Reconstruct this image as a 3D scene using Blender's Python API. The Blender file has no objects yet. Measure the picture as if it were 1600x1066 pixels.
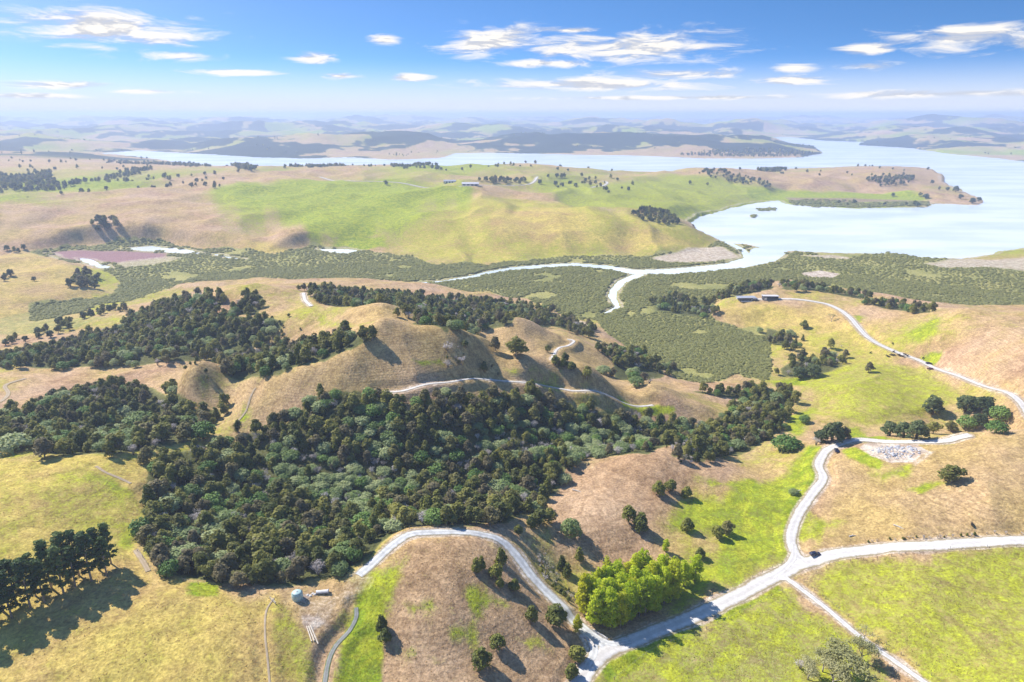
import bpy, bmesh, math, random
import numpy as np
from mathutils import Vector

random.seed(7)
rng = np.random.default_rng(11)
scene = bpy.context.scene
COL = scene.collection

# ------------------------------------------------------------------ camera
F = 1067.0                       # focal length in photo pixels (photo is 1600 x 1066)
PITCH = math.radians(18.4)
HC = 185.0                       # drone height above the sea
cam_d = bpy.data.cameras.new('camera')
cam = bpy.data.objects.new('camera', cam_d)
COL.objects.link(cam)
cam.location = (0, 0, HC)
cam.rotation_euler = (math.radians(90) - PITCH, 0, 0)
cam_d.sensor_fit = 'HORIZONTAL'
cam_d.angle = 2 * math.atan(800 / F)
cam_d.clip_start = 1.0
cam_d.clip_end = 90000.0
scene.camera = cam

# ------------------------------------------------------------------ light, sky, exposure
SUN_AZ = math.radians(-58)       # sun stands to the left and ahead (clockwise from +Y)
SUN_EL = math.radians(43)
sun_d = bpy.data.lights.new('sun', 'SUN')
sun_d.energy = 4.0
sun_d.angle = math.radians(0.5)
sun_d.color = (1.0, 0.94, 0.84)
sun = bpy.data.objects.new('sun', sun_d)
COL.objects.link(sun)
sdir = Vector((math.sin(SUN_AZ) * math.cos(SUN_EL), math.cos(SUN_AZ) * math.cos(SUN_EL), math.sin(SUN_EL)))
sun.rotation_euler = sdir.to_track_quat('Z', 'Y').to_euler()
sun.location = (-300, 200, 600)

scene.view_settings.view_transform = 'Standard'
scene.view_settings.look = 'None'
scene.view_settings.exposure = 1.02
scene.view_settings.gamma = 1.0
scene.view_settings.use_curve_mapping = False
scene.cycles.use_denoising = True
scene.cycles.max_bounces = 8
scene.cycles.diffuse_bounces = 4
scene.cycles.glossy_bounces = 2
scene.cycles.transmission_bounces = 4
scene.cycles.transparent_max_bounces = 8
scene.cycles.volume_bounces = 1
scene.cycles.use_adaptive_sampling = True
scene.cycles.adaptive_threshold = 0.02


class NT:
    """small helper to write node trees"""
    def __init__(self, tree):
        self.t = tree
    def n(self, kind, **kw):
        nd = self.t.nodes.new(kind)
        for k, v in kw.items():
            setattr(nd, k, v)
        return nd
    def link(self, a, b):
        self.t.links.new(a, b)
    def put(self, sock, v):
        if isinstance(v, bpy.types.NodeSocket):
            self.t.links.new(v, sock)
        else:
            sock.default_value = v
    def math(self, op, a, b=0.0, c=0.0, clamp=False):
        m = self.n('ShaderNodeMath', operation=op, use_clamp=clamp)
        self.put(m.inputs[0], a); self.put(m.inputs[1], b); self.put(m.inputs[2], c)
        return m.outputs[0]
    def vmath(self, op, a, b=(0, 0, 0)):
        m = self.n('ShaderNodeVectorMath', operation=op)
        self.put(m.inputs[0], a); self.put(m.inputs[1], b)
        return m.outputs['Value'] if op == 'LENGTH' else m.outputs[0]
    def mix(self, f, a, b, blend='MIX'):
        m = self.n('ShaderNodeMix', data_type='RGBA', blend_type=blend)
        self.put(m.inputs[0], f); self.put(m.inputs[6], a); self.put(m.inputs[7], b)
        return m.outputs[2]
    def smooth(self, v, lo, hi, a=0.0, b=1.0):
        m = self.n('ShaderNodeMapRange', interpolation_type='SMOOTHSTEP')
        self.put(m.inputs[0], v); self.put(m.inputs[1], lo); self.put(m.inputs[2], hi)
        self.put(m.inputs[3], a); self.put(m.inputs[4], b)
        return m.outputs[0]
    def noise(self, vec, scale, detail=3.0, rough=0.55, dist=0.0):
        m = self.n('ShaderNodeTexNoise')
        m.inputs['Scale'].default_value = scale
        m.inputs['Detail'].default_value = detail
        m.inputs['Roughness'].default_value = rough
        m.inputs['Distortion'].default_value = dist
        if vec is not None:
            self.link(vec, m.inputs['Vector'])
        return m.outputs[0]


def C4(c):
    return (c[0], c[1], c[2], 1.0)


# ------------------------------------------------------------------ world: sky and cloud sheet
def pix_dir(px, py):
    dx, dy = (px - 800) / F, (533 - py) / F
    v = Vector((dx, dy * math.sin(PITCH) + math.cos(PITCH), dy * math.cos(PITCH) - math.sin(PITCH)))
    return v.normalized()


def az_el(px, py):
    d = pix_dir(px, py)
    return math.degrees(math.atan2(d.x, d.y)), math.degrees(math.asin(d.z))


world = bpy.data.worlds.new('World')
scene.world = world
world.use_nodes = True
w = NT(world.node_tree)
world.node_tree.nodes.clear()
tc = w.n('ShaderNodeTexCoord').outputs['Generated']
sep = w.n('ShaderNodeSeparateXYZ'); w.link(tc, sep.inputs[0])
elev = w.math('MULTIPLY', w.math('ARCSINE', sep.outputs[2]), 57.29578)
azim = w.math('MULTIPLY', w.math('ARCTAN2', sep.outputs[0], sep.outputs[1]), 57.29578)
# the sky deepens quickly above the horizon: the lookup height is stretched
zl = w.math('ADD', w.math('MULTIPLY', w.math('MAXIMUM', sep.outputs[2], 0.0), 5.6), 0.07)
comb = w.n('ShaderNodeCombineXYZ')
w.link(sep.outputs[0], comb.inputs[0]); w.link(sep.outputs[1], comb.inputs[1]); w.link(zl, comb.inputs[2])
sky = w.n('ShaderNodeTexSky', sky_type='NISHITA')
sky.sun_disc = False
sky.sun_elevation = SUN_EL
sky.sun_rotation = SUN_AZ
sky.altitude = 200
sky.air_density = 1.0
sky.dust_density = 0.3
sky.ozone_density = 2.5
w.link(w.vmath('NORMALIZE', comb.outputs[0]), sky.inputs[0])
hs = w.n('ShaderNodeHueSaturation')
hs.inputs['Saturation'].default_value = 1.22
w.link(sky.outputs[0], hs.inputs['Color'])
skyc = hs.outputs[0]
skyc = w.mix(w.smooth(elev, 0.1, 4.2), C4((3.55, 3.7, 4.15)), skyc)      # milky air along the whole horizon
# cloud bank: every cloud has a place, width and depth (degrees), broken up by noise
CLOUDS = [(165, 45, 165, 30), (285, 88, 60, 9), (485, 90, 42, 11), (360, 113, 80, 5), (530, 119, 42, 6), (645, 121, 36, 6),
          (602, 62, 26, 8), (95, 133, 120, 7), (50, 150, 90, 5), (765, 66, 80, 28), (970, 74, 180, 26), (860, 99, 90, 8),
          (900, 47, 70, 5), (930, 132, 210, 11), (1045, 117, 130, 10), (1240, 106, 40, 8), (1355, 104, 55, 8), (1235, 126, 85, 8),
          (1358, 76, 48, 9), (1500, 60, 130, 22), (1640, 62, 90, 20), (1480, 147, 330, 7), (1050, 153, 300, 4), (230, 143, 70, 4),
          (-140, 60, 120, 22), (1820, 110, 130, 10)]
pv = w.n('ShaderNodeCombineXYZ')
w.link(azim, pv.inputs[0]); w.link(elev, pv.inputs[1])
nv = w.vmath('MULTIPLY', pv.outputs[0], (0.22, 1.25, 1.0))
cn = w.noise(nv, 1.0, 8.0, 0.62, 0.6)
field = None
for (cx, cy, rx, ry) in CLOUDS:
    rx, ry = rx * 1.15, ry * 1.25
    a0, e0 = az_el(cx, cy)
    a1, _ = az_el(cx + rx, cy)
    _, e1 = az_el(cx, cy - ry)
    v = w.vmath('SUBTRACT', pv.outputs[0], (a0, e0, 0))
    v = w.vmath('MULTIPLY', v, (1 / (a1 - a0), 1 / (e1 - e0), 0))
    d = w.math('SUBTRACT', 1.0, w.vmath('LENGTH', v))
    field = d if field is None else w.math('MAXIMUM', field, d)
# the same sort of clouds goes on over the rest of the sky
nv2 = w.vmath('MULTIPLY', pv.outputs[0], (0.05, 0.16, 1.0))
rest = w.math('SUBTRACT', w.math('MULTIPLY', w.noise(nv2, 1.0, 3.0), 4.0), 2.45)
away = w.math('MAXIMUM', w.smooth(elev, 9.5, 13.0), w.smooth(w.math('ABSOLUTE', azim), 44.0, 52.0))
rest = w.math('SUBTRACT', w.math('MULTIPLY', rest, away), w.math('MULTIPLY', w.math('SUBTRACT', 1.0, away), 3.0))
field = w.math('MAXIMUM', field, rest)
dens = w.math('ADD', field, w.math('MULTIPLY', w.math('SUBTRACT', cn, 0.5), 2.6))
cov = w.smooth(dens, 0.0, 0.85)
cov = w.math('MULTIPLY', cov, w.smooth(elev, 0.2, 1.2))
up = w.noise(w.vmath('ADD', nv, (0.10, 0.42, 0.0)), 1.0, 8.0, 0.62, 0.6)
shade = w.math('ADD', 0.53, w.math('MULTIPLY', w.math('SUBTRACT', cn, up), 2.4))
ccol = w.mix(w.smooth(shade, 0.35, 0.62), C4((2.9, 3.0, 3.3)), C4((4.9, 4.65, 4.3)))  # shaded cloud bases are put into the colour: greyer where cloud thickens above
fin = w.mix(cov, skyc, ccol)
bg = w.n('ShaderNodeBackground')
w.link(fin, bg.inputs[0])
bg.inputs[1].default_value = 0.112
wo = w.n('ShaderNodeOutputWorld')
w.link(bg.outputs[0], wo.inputs[0])


# ------------------------------------------------------------------ numpy noise and geometry helpers
def _hash(ix, iy, seed):
    h = (ix.astype(np.int64) * 374761393 + iy.astype(np.int64) * 668265263 + seed * 982451653) & 0xffffffff
    h = ((h ^ (h >> 13)) * 1274126177) & 0xffffffff
    h = h ^ (h >> 16)
    return h


def perlin(x, y, seed=0):
    x0, y0 = np.floor(x), np.floor(y)
    fx, fy = x - x0, y - y0
    sx, sy = fx * fx * fx * (fx * (fx * 6 - 15) + 10), fy * fy * fy * (fy * (fy * 6 - 15) + 10)
    def g(ix, iy, dx, dy):
        a = (_hash(ix, iy, seed) % 4096) * (2 * math.pi / 4096)
        return np.cos(a) * dx + np.sin(a) * dy
    n00 = g(x0, y0, fx, fy); n10 = g(x0 + 1, y0, fx - 1, fy)
    n01 = g(x0, y0 + 1, fx, fy - 1); n11 = g(x0 + 1, y0 + 1, fx - 1, fy - 1)
    return ((n00 * (1 - sx) + n10 * sx) * (1 - sy) + (n01 * (1 - sx) + n11 * sx) * sy) * 1.5


def fbm(x, y, octaves=4, seed=0, gain=0.5):
    s, a = 0.0, 1.0
    for o in range(octaves):
        s = s + a * perlin(x * 2 ** o, y * 2 ** o, seed + o * 17)
        a *= gain
    return s


def sstep(a, b, x):
    t = np.clip((x - a) / (b - a), 0, 1)
    return t * t * (3 - 2 * t)


def on_plane(pts, z=0.0):
    out = []
    for (px, py) in pts:
        d = pix_dir(px, py)
        t = (z - HC) / min(d.z, -1e-4)
        out.append((d.x * t, d.y * t))
    return np.array(out)


def poly_sdf(x, y, P):
    """signed distance, positive inside"""
    d2 = np.full(x.shape, 1e18)
    inside = np.zeros(x.shape, bool)
    n = len(P)
    for i in range(n):
        ax, ay = P[i]; bx, by = P[(i + 1) % n]
        ex, ey = bx - ax, by - ay
        L = ex * ex + ey * ey + 1e-9
        t = np.clip(((x - ax) * ex + (y - ay) * ey) / L, 0, 1)
        d2 = np.minimum(d2, (x - ax - t * ex) ** 2 + (y - ay - t * ey) ** 2)
        c = ((ay > y) != (by > y)) & (x < (bx - ax) * (y - ay) / (by - ay + 1e-12) + ax)
        inside ^= c
    return np.where(inside, 1, -1) * np.sqrt(d2)


def line_dist(x, y, L, hw):
    """distance to a polyline minus its half width (negative inside); also position along it"""
    best = np.full(x.shape, 1e18)
    for i in range(len(L) - 1):
        ax, ay = L[i]; bx, by = L[i + 1]
        ex, ey = bx - ax, by - ay
        t = np.clip(((x - ax) * ex + (y - ay) * ey) / (ex * ex + ey * ey + 1e-9), 0, 1)
        d = np.hypot(x - ax - t * ex, y - ay - t * ey) - (hw[i] * (1 - t) + hw[i + 1] * t)
        best = np.minimum(best, d)
    return best


def smooth_line(P, step):
    """Catmull-Rom through the points, evenly sampled"""
    P = np.asarray(P, float)
    Q = np.vstack([2 * P[0] - P[1], P, 2 * P[-1] - P[-2]])
    out = []
    for i in range(1, len(Q) - 2):
        p0, p1, p2, p3 = Q[i - 1:i + 3]
        n = max(2, int(np.linalg.norm(p2 - p1) / step))
        for k in range(n):
            t = k / n
            out.append(0.5 * (2 * p1 + (p2 - p0) * t + (2 * p0 - 5 * p1 + 4 * p2 - p3) * t * t + (3 * p1 - p0 - 3 * p2 + p3) * t ** 3))
    out.append(P[-1])
    return np.array(out)



def bbox_sel(x, y, P, pad):
    return (x > P[:, 0].min() - pad) & (x < P[:, 0].max() + pad) & (y > P[:, 1].min() - pad) & (y < P[:, 1].max() + pad)


# ------------------------------------------------------------------ the lie of the land (survey points: photo position, height)
CTRL = [
    # near left paddock and its brow
    (0, 1060, 40), (200, 1060, 38), (400, 1060, 36), (20, 955, 42), (180, 885, 42), (100, 800, 46), (150, 730, 48), (0, 720, 47),
    (0, 800, 48), (230, 770, 42), (150, 712, 46), (40, 712, 46), (260, 700, 42), (290, 692, 41), (300, 960, 40), (430, 930, 38),
    (240, 890, 40), (-200, 800, 48), (-200, 1000, 42), (-250, 700, 44),
    # pad, ditch, spur
    (500, 960, 36), (530, 905, 36), (560, 1000, 31), (590, 900, 37), (650, 850, 40), (640, 832, 39), (700, 870, 39), (760, 838, 36),
    (810, 880, 30), (870, 945, 23), (930, 1000, 18), (700, 960, 33), (700, 1060, 25), (800, 1000, 25), (850, 1060, 19), (600, 1060, 27), (500, 1062, 32),
    # bush gully floor and sides
    (350, 800, 31), (500, 775, 28), (700, 740, 26), (900, 700, 20), (1050, 688, 13), (1180, 675, 9), (1230, 612, 3),
    (300, 870, 36), (420, 880, 35), (600, 820, 33), (760, 805, 30), (850, 770, 24), (400, 690, 36), (520, 640, 47), (640, 612, 52), (760, 600, 46), (700, 660, 41),
    (860, 645, 31), (960, 660, 20),
    # left valley and bush
    (150, 650, 30), (60, 660, 31), (260, 640, 33), (330, 650, 38), (100, 570, 28), (30, 560, 26), (200, 590, 30), (0, 620, 30), (250, 520, 32), (270, 500, 35),
    (160, 490, 14), (60, 500, 3), (130, 540, 14), (0, 530, 8), (-200, 600, 30), (-200, 520, 10),
    # bald ridge
    (300, 582, 53), (345, 600, 46), (400, 602, 46), (470, 592, 55), (540, 562, 63), (600, 524, 69), (680, 530, 65), (740, 548, 57), (760, 560, 52), (830, 576, 46),
    (900, 592, 39), (1000, 604, 27), (1060, 618, 16), (385, 645, 42), (590, 480, 65), (500, 492, 51), (480, 465, 46), (430, 520, 42), (520, 520, 54), (430, 560, 33), (350, 560, 32),
    (400, 450, 53), (330, 455, 45), (450, 452, 48), (540, 455, 26), (650, 490, 36),
    # behind the ridge
    (750, 480, 12), (650, 466, 18), (850, 500, 6), (800, 514, 39), (775, 545, 31), (880, 540, 27), (930, 560, 18), (960, 590, 12), (700, 512, 30), (840, 555, 31),
    (880, 607, 35), (1000, 632, 15), (1120, 620, 6), (1150, 600, 3), (1040, 590, 4), (610, 446, 14), (500, 445, 22),
    # brown slope, poplar hollow, road
    (1000, 720, 27), (1060, 700, 23), (950, 800, 25), (900, 740, 23), (1060, 770, 21), (1150, 780, 20), (1280, 712, 22), (1200, 692, 16), (1110, 712, 18), (830, 850, 27), (880, 900, 18),
    (980, 930, 15), (1000, 850, 19), (1100, 900, 16), (1245, 882, 20), (1230, 800, 20), (1150, 935, 17), (1000, 995, 17), (1000, 1062, 16), (1150, 1000, 16),
    # right hill and fields
    (1400, 706, 29), (1520, 680, 35), (1600, 672, 41), (1450, 760, 33), (1600, 780, 38), (1330, 780, 25), (1600, 845, 30), (1400, 856, 24), (1320, 700, 25), (1500, 720, 36),
    (1300, 930, 19), (1600, 900, 27), (1600, 1060, 24), (1300, 1060, 15), (1450, 1060, 19), (1450, 950, 23), (1800, 850, 34), (1800, 1000, 28), (1800, 680, 44),
    (1450, 660, 9), (1380, 680, 12), (1560, 665, 15), (1300, 665, 9), (1360, 578, 10), (1290, 625, 7), (1330, 610, 13), (1390, 630, 14), (1450, 572, 14), (1600, 634, 25), (1500, 600, 17),
    (1600, 560, 38), (1600, 500, 42), (1500, 502, 38), (1440, 492, 30), (1500, 545, 27), (1330, 480, 18), (1260, 455, 18), (1180, 467, 14), (1130, 472, 10), (1120, 500, 5), (1400, 555, 12),
    (1240, 520, 6), (1300, 530, 9), (1215, 565, 2), (1350, 472, 16), (1800, 540, 40), (1250, 590, 3),
    # flats
    (1050, 420, 1), (1050, 540, 1), (1150, 560, 1), (950, 450, 1), (820, 450, 1), (400, 420, 1), (600, 410, 1.2), (1400, 445, 1), (1590, 468, 1), (250, 430, 1), (1000, 500, 1), (1700, 440, 1),
    (1000, 400, 1), (1150, 400, 1), (180, 470, 2),
    # middle distance downs
    (700, 412, 2), (1090, 388, 3), (850, 345, 30), (980, 340, 34), (1050, 360, 18), (700, 310, 42), (560, 382, 6), (600, 340, 24), (450, 280, 46), (300, 290, 46), (200, 340, 30), (100, 330, 36),
    (0, 340, 35), (430, 388, 8), (250, 372, 15), (0, 388, 8), (0, 425, 9), (60, 460, 8), (130, 440, 6), (340, 385, 6), (800, 300, 38), (1000, 300, 22), (900, 320, 24), (1150, 310, 10),
    (1100, 275, 32), (1120, 266, 42), (735, 288, 45), (560, 264, 42), (870, 259, 40), (700, 258, 40), (0, 237, 48), (150, 255, 40), (100, 285, 38), (380, 262, 44), (960, 272, 28), (520, 320, 30),
    (770, 395, 8), (900, 385, 8), (1030, 330, 26), (480, 345, 26), (650, 375, 14), (1180, 292, 14),
    (330, 261, 3), (250, 253, 3), (400, 261, 3), (500, 261, 3), (600, 259, 3), (700, 263, 3), (870, 264, 3), (940, 270, 3), (1050, 270, 3), (1130, 265, 3),
    (1300, 274, 26), (1430, 270, 28), (1380, 311, 3), (1480, 303, 9), (1525, 317, 2), (1240, 295, 10), (1250, 272, 24), (1450, 290, 12), (-200, 300, 38), (-200, 400, 12), (-200, 250, 45),
    # right shore
    (1480, 410, 2), (1590, 402, 6), (1600, 425, 3), (1800, 400, 8),
]
cx, cy, cz = [], [], []
for (px, py, z) in CTRL:
    p = on_plane([(px, py)], z)[0]
    cx.append(p[0]); cy.append(p[1]); cz.append(z)
# hidden hollows and the country outside the frame, in metres
for (x, y, z) in [(0, 20, 40), (-150, 40, 42), (150, 40, 24), (-400, 100, 45), (400, 120, 32), (-900, 300, 30), (900, 300, 36), (-200, -200, 40), (200, -200, 34), (-600, -100, 40), (600, -100, 36)]:
    cx.append(x); cy.append(y); cz.append(z)
cx, cy, cz = np.array(cx), np.array(cy), np.array(cz)


def lp(x, y):
    r = np.hypot(x, y)
    return np.arctan2(x, y), np.log(np.maximum(r, 20.0))


cu, cv = lp(cx, cy)
nC = len(cu)
D = np.sqrt((cu[:, None] - cu[None]) ** 2 + (cv[:, None] - cv[None]) ** 2 + 0.0016)
A = np.zeros((nC + 1, nC + 1))
A[:nC, :nC] = -D - np.eye(nC) * 0.0006
A[:nC, nC] = 1; A[nC, :nC] = 1
sol = np.linalg.solve(A, np.append(cz, 0))


def base_height(x, y):
    u, v = lp(x, y)
    out = np.full(u.shape, sol[nC])
    for i in range(nC):
        out -= sol[i] * np.sqrt((u - cu[i]) ** 2 + (v - cv[i]) ** 2 + 0.0016)
    return out


# waters (lie on the sea level)
HARBOUR = on_plane([(155, 240), (215, 235), (260, 238), (330, 241), (400, 246), (480, 248), (540, 246), (620, 250), (690, 247), (712, 240), (760, 239), (820, 240),
                    (900, 242), (980, 243), (1060, 246), (1100, 248), (1180, 248), (1250, 246), (1283, 240), (1270, 230), (1215, 222), (1165, 217), (1230, 214), (1290, 220),
                    (1355, 222), (1345, 227), (1420, 231), (1480, 240), (1600, 252), (1800, 268), (1850, 400), (1700, 392), (1600, 389), (1565, 392), (1540, 400), (1500, 404), (1440, 402), (1400, 396),
                    (1330, 396), (1290, 395), (1240, 392), (1216, 393), (1200, 404), (1180, 402), (1196, 388), (1170, 383), (1140, 380), (1110, 372), (1085, 362), (1075, 347), (1095, 338), (1140, 326),
                    (1170, 319), (1215, 313), (1228, 319), (1330, 326), (1450, 324), (1458, 318), (1528, 321), (1536, 312), (1505, 300), (1474, 287), (1472, 275), (1450, 264),
                    (1400, 261), (1330, 262), (1240, 264), (1205, 267), (1130, 262), (1050, 268), (940, 268), (870, 262), (700, 261), (600, 257), (500, 259), (400, 259), (330, 259), (250, 250)])
FAR_WATER = [on_plane(p) for p in ([(860, 196), (930, 193), (1060, 196), (1060, 199), (940, 198)], [(1090, 195), (1240, 196), (1240, 199), (1100, 198)], [(980, 187.5), (1500, 186.5), (1900, 187), (1900, 190), (1100, 190)])]
POOLS = [on_plane(p) for p in ([(188, 389), (240, 385), (300, 391), (320, 397), (280, 396), (220, 392)], [(498, 389), (530, 389), (566, 392), (540, 396), (510, 394)],
                               [(332, 397), (350, 399), (378, 405), (355, 403)], [(118, 403), (135, 404), (168, 416), (172, 420), (150, 417)], [(76, 396), (90, 400), (100, 405), (86, 402)])]
RIVER = (on_plane([(1202, 392), (1188, 405), (1150, 415), (1100, 420), (1040, 425), (990, 425), (950, 418), (900, 414), (850, 416), (800, 420), (765, 426), (740, 432), (690, 440), (640, 443)]),
         [24, 20, 15, 14, 14, 11, 10, 9, 8, 7, 6, 4.5, 3, 2])
CREEK = (on_plane([(998, 430), (972, 440), (959, 455), (957, 465), (965, 480), (945, 490)]), [6, 5.5, 4.5, 4, 2.5, 1.2])
CREEK2 = (on_plane([(1125, 373), (1150, 385), (1165, 395), (1172, 408)]), [6, 5, 5, 6])
FLATS = [on_plane(p, 1.0) for p in (
    [(200, 440), (110, 410), (60, 395), (130, 383), (250, 380), (420, 396), (480, 386), (560, 390), (650, 398), (690, 414), (760, 412), (840, 404), (940, 398), (1000, 402), (1100, 392), (1130, 376), (1190, 384), (1215, 392),
     (1290, 394), (1400, 395), (1440, 402), (1500, 404), (1700, 408), (1700, 486), (1600, 484), (1500, 487), (1450, 488), (1380, 470), (1330, 458), (1270, 448), (1220, 444), (1120, 462), (1100, 500), (1190, 510), (1200, 560), (1210, 590),
     (1120, 600), (1060, 590), (1030, 570), (960, 530), (930, 508), (860, 480), (760, 458), (690, 450), (600, 440), (500, 440), (380, 437), (280, 445), (200, 470), (120, 490), (60, 500), (60, 480), (170, 460)],)]
MEADOW = on_plane([(1230, 300), (1300, 308), (1400, 308), (1450, 312), (1455, 320), (1330, 324), (1225, 318), (1190, 312)], 1.0)

# ------------------------------------------------------------------ ground sheet: rings around the drone, finer where it is near and ahead
az_in = np.radians(np.linspace(-43, 43, 720))
az_out = np.radians(np.concatenate([np.linspace(-180, -90, 14)[:-1], np.linspace(-90, -43, 40)[:-1]]))
AZ = np.concatenate([az_out, az_in, -az_out[::-1]])
RR = np.concatenate([np.linspace(8, 90, 24)[:-1], 90 * np.exp(np.arange(0, 640) * 0.0048)])
RR = np.concatenate([RR, RR[-1] * np.exp(np.arange(1, 300) * (math.log(38000 / RR[-1]) / 299))])
nA, nR = len(AZ), len(RR)
GA, GR = np.meshgrid(AZ, RR)
X, Y = GR * np.sin(GA), GR * np.cos(GA)
Z = base_height(X, Y)
R = GR
near = 1 - sstep(600, 1000, R)
mid = sstep(600, 1000, R) * (1 - sstep(1900, 2600, R) * 0.6) * (1 - sstep(3300, 4200, R))
far = sstep(3300, 4300, R)
Z = Z * (1 - far) + far * 16
rid = 1 - np.abs(fbm(X / 95, Y / 95, 3, 15, 0.5))
Z += near * (4.5 * (rid - 0.72) * sstep(240, 330, R) + 1.4 * fbm(X / 45, Y / 45, 3, 1) + 0.16 * fbm(X / 7, Y / 7, 2, 5))
CRESTS = [([(385, 640, 43), (400, 602, 46), (470, 592, 55), (540, 562, 63), (600, 524, 69), (680, 530, 65), (760, 560, 52), (830, 576, 46), (900, 592, 39), (1000, 604, 27), (1060, 618, 16)], 4.0, 13),
          ([(600, 524, 69), (590, 482, 65), (500, 492, 51), (480, 466, 46), (400, 452, 53)], 3.0, 14), ([(400, 602, 46), (345, 600, 47), (300, 582, 53), (262, 590, 46)], 3.0, 18),
          ([(680, 530, 65), (715, 570, 56), (740, 600, 47)], 3.5, 9), ([(600, 524, 69), (570, 565, 60), (560, 605, 50)], 3.5, 9), ([(740, 548, 57), (800, 514, 39), (880, 528, 30), (930, 556, 18)], 5.0, 13),
          ([(1290, 700, 23), (1400, 690, 30), (1520, 680, 35), (1600, 672, 41)], 2.0, 14), ([(1180, 458, 15), (1260, 454, 18), (1340, 475, 17), (1440, 492, 30), (1600, 496, 42)], 4.0, 22), ([(890, 722, 24), (1000, 714, 27), (1070, 700, 23)], 2.5, 10)]
for (cl_, amp, wid) in CRESTS:
    Lc = smooth_line(np.array([on_plane([(a, b)], c)[0] for (a, b, c) in cl_]), 6.0)
    s = np.nonzero(bbox_sel(X, Y, Lc, wid * 4))
    dc = np.maximum(line_dist(X[s], Y[s], Lc, [0.0] * len(Lc)), 0)
    Z[s] += amp * np.exp(-np.sqrt(dc * dc + 9) / wid)
gul = 1 - np.abs(fbm(X / 260, Y / 260, 3, 9, 0.42))
wx = 55 * fbm(X / 190, Y / 190, 2, 71)
gul2 = 1 - np.sqrt(fbm((X + wx) / 140 + Y / 900, (Y + wx) / 380, 3, 37, 0.4) ** 2 + 0.006)
Z += mid * (10.0 * (gul2 - 0.75) * (1 - 0.6 * sstep(1500, 2300, R)) + 15.0 * (gul - 0.78) + 2.5 * fbm(X / 130, Y / 130, 2, 3))
fh = fbm(X / 1500, Y / 1500, 5, 21, 0.5)
fr = 1 - np.abs(fbm(X / 700, Y / 700, 4, 31, 0.5))
hill_amp = 55 + 60 * sstep(5000, 9000, R)
seaside = sstep(math.radians(33), math.radians(44), GA) * sstep(7000, 9000, R)
Z += far * (hill_amp * np.maximum(fh + 0.25, -0.3) + 45 * (fr - 0.62)) * (1 - 0.75 * seaside)
# flats
for P in FLATS + [MEADOW]:
    s = bbox_sel(X, Y, P, 60)
    d = poly_sdf(X[s], Y[s], P)
    L = 0.012 * R[s] + 3
    m = sstep(-1.5 * L, 0.6 * L, d)
    Z[s] = Z[s] * (1 - m) + m * (1.0 + 0.15 * perlin(X[s] / 30, Y[s] / 30, 4))
flat_sd = np.full(X.shape, -1e3)
for P in FLATS:
    s = bbox_sel(X, Y, P, 60)
    flat_sd[s] = np.maximum(flat_sd[s], poly_sdf(X[s], Y[s], P))
# waters cut in
wsd = np.full(X.shape, -1e4)
jit = 0.004 * R * fbm(X / (0.03 * 1200), Y / (0.03 * 1200), 3, 77)
for P in [HARBOUR] + FAR_WATER + POOLS:
    pad = 900
    s = bbox_sel(X, Y, P, pad)
    wsd[s] = np.maximum(wsd[s], poly_sdf(X[s], Y[s], P) + jit[s])
for (L, hw) in (RIVER, CREEK, CREEK2):
    s = bbox_sel(X, Y, L, 120)
    wsd[s] = np.maximum(wsd[s], -line_dist(X[s], Y[s], L, hw) + 0.35 * jit[s])
Lsh = (0.035 + 0.035 * sstep(1500, 2500, R)) * R + 4
land = sstep(0, 1, np.clip(-wsd / Lsh, 0, 1))
Z = np.where(wsd > 0, -np.minimum(wsd * 0.12 + 0.25, 4.0), np.maximum(Z, 0.55) * (0.25 + 0.75 * land) + 0.25 * 0.4)
Z = np.where((wsd <= 0), np.maximum(Z, np.minimum(0.45, -wsd * 0.2 + 0.02)), Z)
lnR = np.log(RR)


def Hxy(x, y):
    x, y = np.asarray(x, float), np.asarray(y, float)
    ia = np.interp(np.arctan2(x, y), AZ, np.arange(nA))
    ir = np.interp(np.hypot(x, y), RR, np.arange(nR))
    a0 = np.clip(ia.astype(int), 0, nA - 2); r0 = np.clip(ir.astype(int), 0, nR - 2)
    fa, fr_ = ia - a0, ir - r0
    return (Z[r0, a0] * (1 - fa) + Z[r0, a0 + 1] * fa) * (1 - fr_) + (Z[r0 + 1, a0] * (1 - fa) + Z[r0 + 1, a0 + 1] * fa) * fr_


TT = 60 * np.exp(np.arange(0, 1100) * 0.0055)


def ground(pts):
    """photo positions -> points on the land (first hit of the sight line)"""
    d = np.array([pix_dir(*p) for p in pts])
    x, y, z = d[:, :1] * TT, d[:, 1:2] * TT, HC + d[:, 2:] * TT
    g = z - Hxy(x, y)
    hit = g < 0
    k = np.where(hit.any(1), hit.argmax(1), len(TT) - 1)
    k = np.maximum(k, 1)
    i = np.arange(len(pts))
    g0, g1 = g[i, k - 1], g[i, k]
    f = np.clip(g0 / (g0 - g1 + 1e-9), 0, 1)
    t = TT[k - 1] + f * (TT[k] - TT[k - 1])
    return np.stack([d[:, 0] * t, d[:, 1] * t], 1)


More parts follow.
